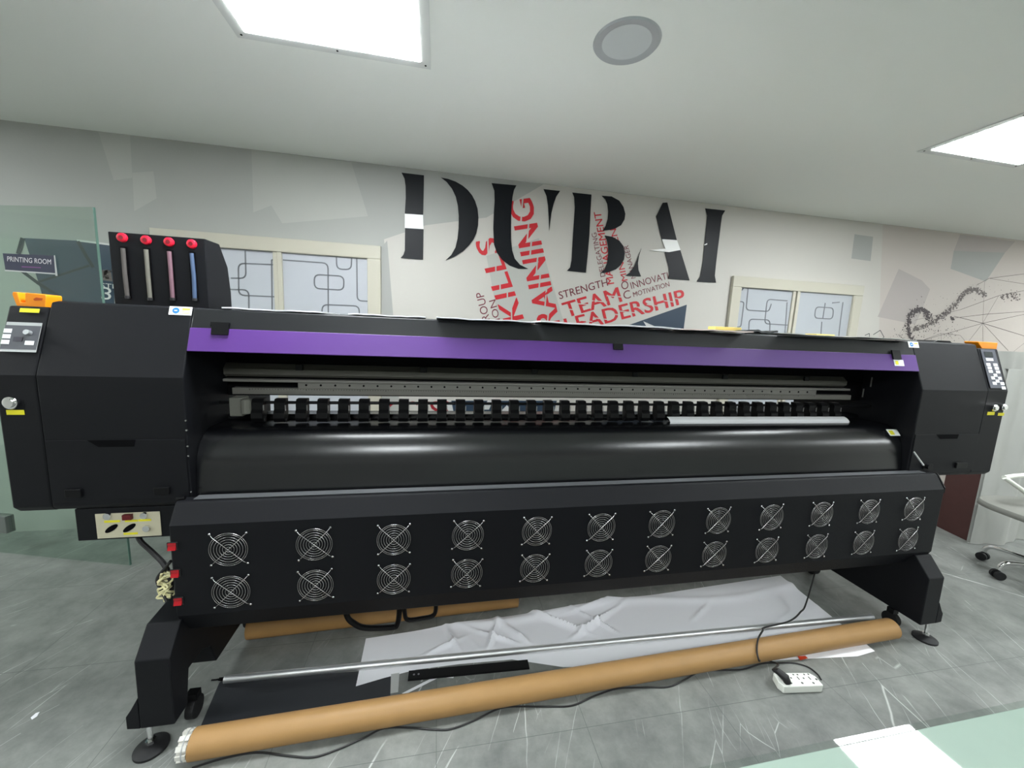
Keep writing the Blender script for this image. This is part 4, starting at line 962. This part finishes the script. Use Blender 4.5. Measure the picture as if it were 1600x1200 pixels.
for k, (lx, ly) in enumerate(((3.425, 1.60), (3.62, 1.775), (3.93, 1.66), (3.90, 1.25), (3.52, 1.20))):
    p = Vector((lx, ly, 0)); d = p-CC; n_ = d.normalized()
    pts = [CC+Vector((0, 0, .115)), CC+d*.5+Vector((0, 0, .120)), CC+d*.86+Vector((0, 0, .112)), CC+d*.97+Vector((0, 0, .09)), p+Vector((0, 0, .062))]
    l = B(); tube(l, smoothpath(pts, 5), .013, 10); lo = obj('base_leg', l, CHROME, chair, smooth=True)
    t_ = Vector((-n_.y, n_.x, 0)); c = B(); cc = p+Vector((0, 0, .0265))
    tube(c, [cc-t_*.024, cc-t_*.008], .026, 20); tube(c, [cc+t_*.008, cc+t_*.024], .026, 20); tube(c, [cc-t_*.01, cc+t_*.01], .014, 12); co = obj('caster', c, GASK, lo, smooth=True)
    c = B(); tube(c, [cc-t_*.0262+(Vector((0, 0, 1))*math.cos(2*math.pi*q/24)+n_*math.sin(2*math.pi*q/24))*.019 for q in range(24)], .0022, 6, closed=True); obj('caster_rim', c, SILV, lo)

# ---------------------------------------------------------------- foreground glass-topped table at the bottom right
TH = .66
tbl = thing('glass_table', 'pale green glass-topped table cut by the bottom right corner', 'table', (1.3, .1, 0))
ea = flr(1140, 1198, TH); eb = flr(1600, 1098, TH); yed = .5*(ea.y+eb.y)
ea = Vector((.30, flr(1140, 1200, TH).y, 0)); eb = Vector((2.30, flr(1600, 1098, TH).y+.002, 0))
TG = mat('green_glass_top', s(148, 166, 155), .02, spec=.8, coat=.4, noise=.05, nscale=9)
b_ = B(); y0_, y1_ = -.45, (ea.y+eb.y)/2+.0
prism(b_, TH-.010, TH, [(.0, y0_), (2.3, y0_), (2.3, eb.y), (.0, ea.y-.006)], axis=2)
obj('glass_top', b_, TG, tbl, bevel=.0015)
GL2 = GL.copy(); GL2.name = 'clear_edge_glass'
for nd in GL2.node_tree.nodes:
    if nd.type == 'BSDF_TRANSPARENT': nd.inputs[0].default_value = (.90, .93, .915, 1)
b_ = B(); prism(b_, TH-.009, TH-.001, [(.0, ea.y-.0055), (2.3, eb.y+.0005), (2.3, eb.y+.012), (.0, ea.y+.006)], axis=2)
obj('clear_glass_edge', b_, GL2, tbl)
for lx, ly in ((.06, .36), (2.24, .36), (.06, -.39), (2.24, -.39)):
    obj('table_leg', box(B(), lx-.025, lx+.025, ly-.025, ly+.025, 0, TH-.0105), mat('table_leg_metal', s(180, 182, 182), .4, .4), tbl, bevel=.002)
obj('apron_rail', box(B(), .085, 2.215, .35, .37, TH-.06, TH-.0105), MATS['table_leg_metal'], tbl)

for o in bpy.data.objects:
    if o.type == 'MESH' and not o.name.startswith('wall'):
        pass
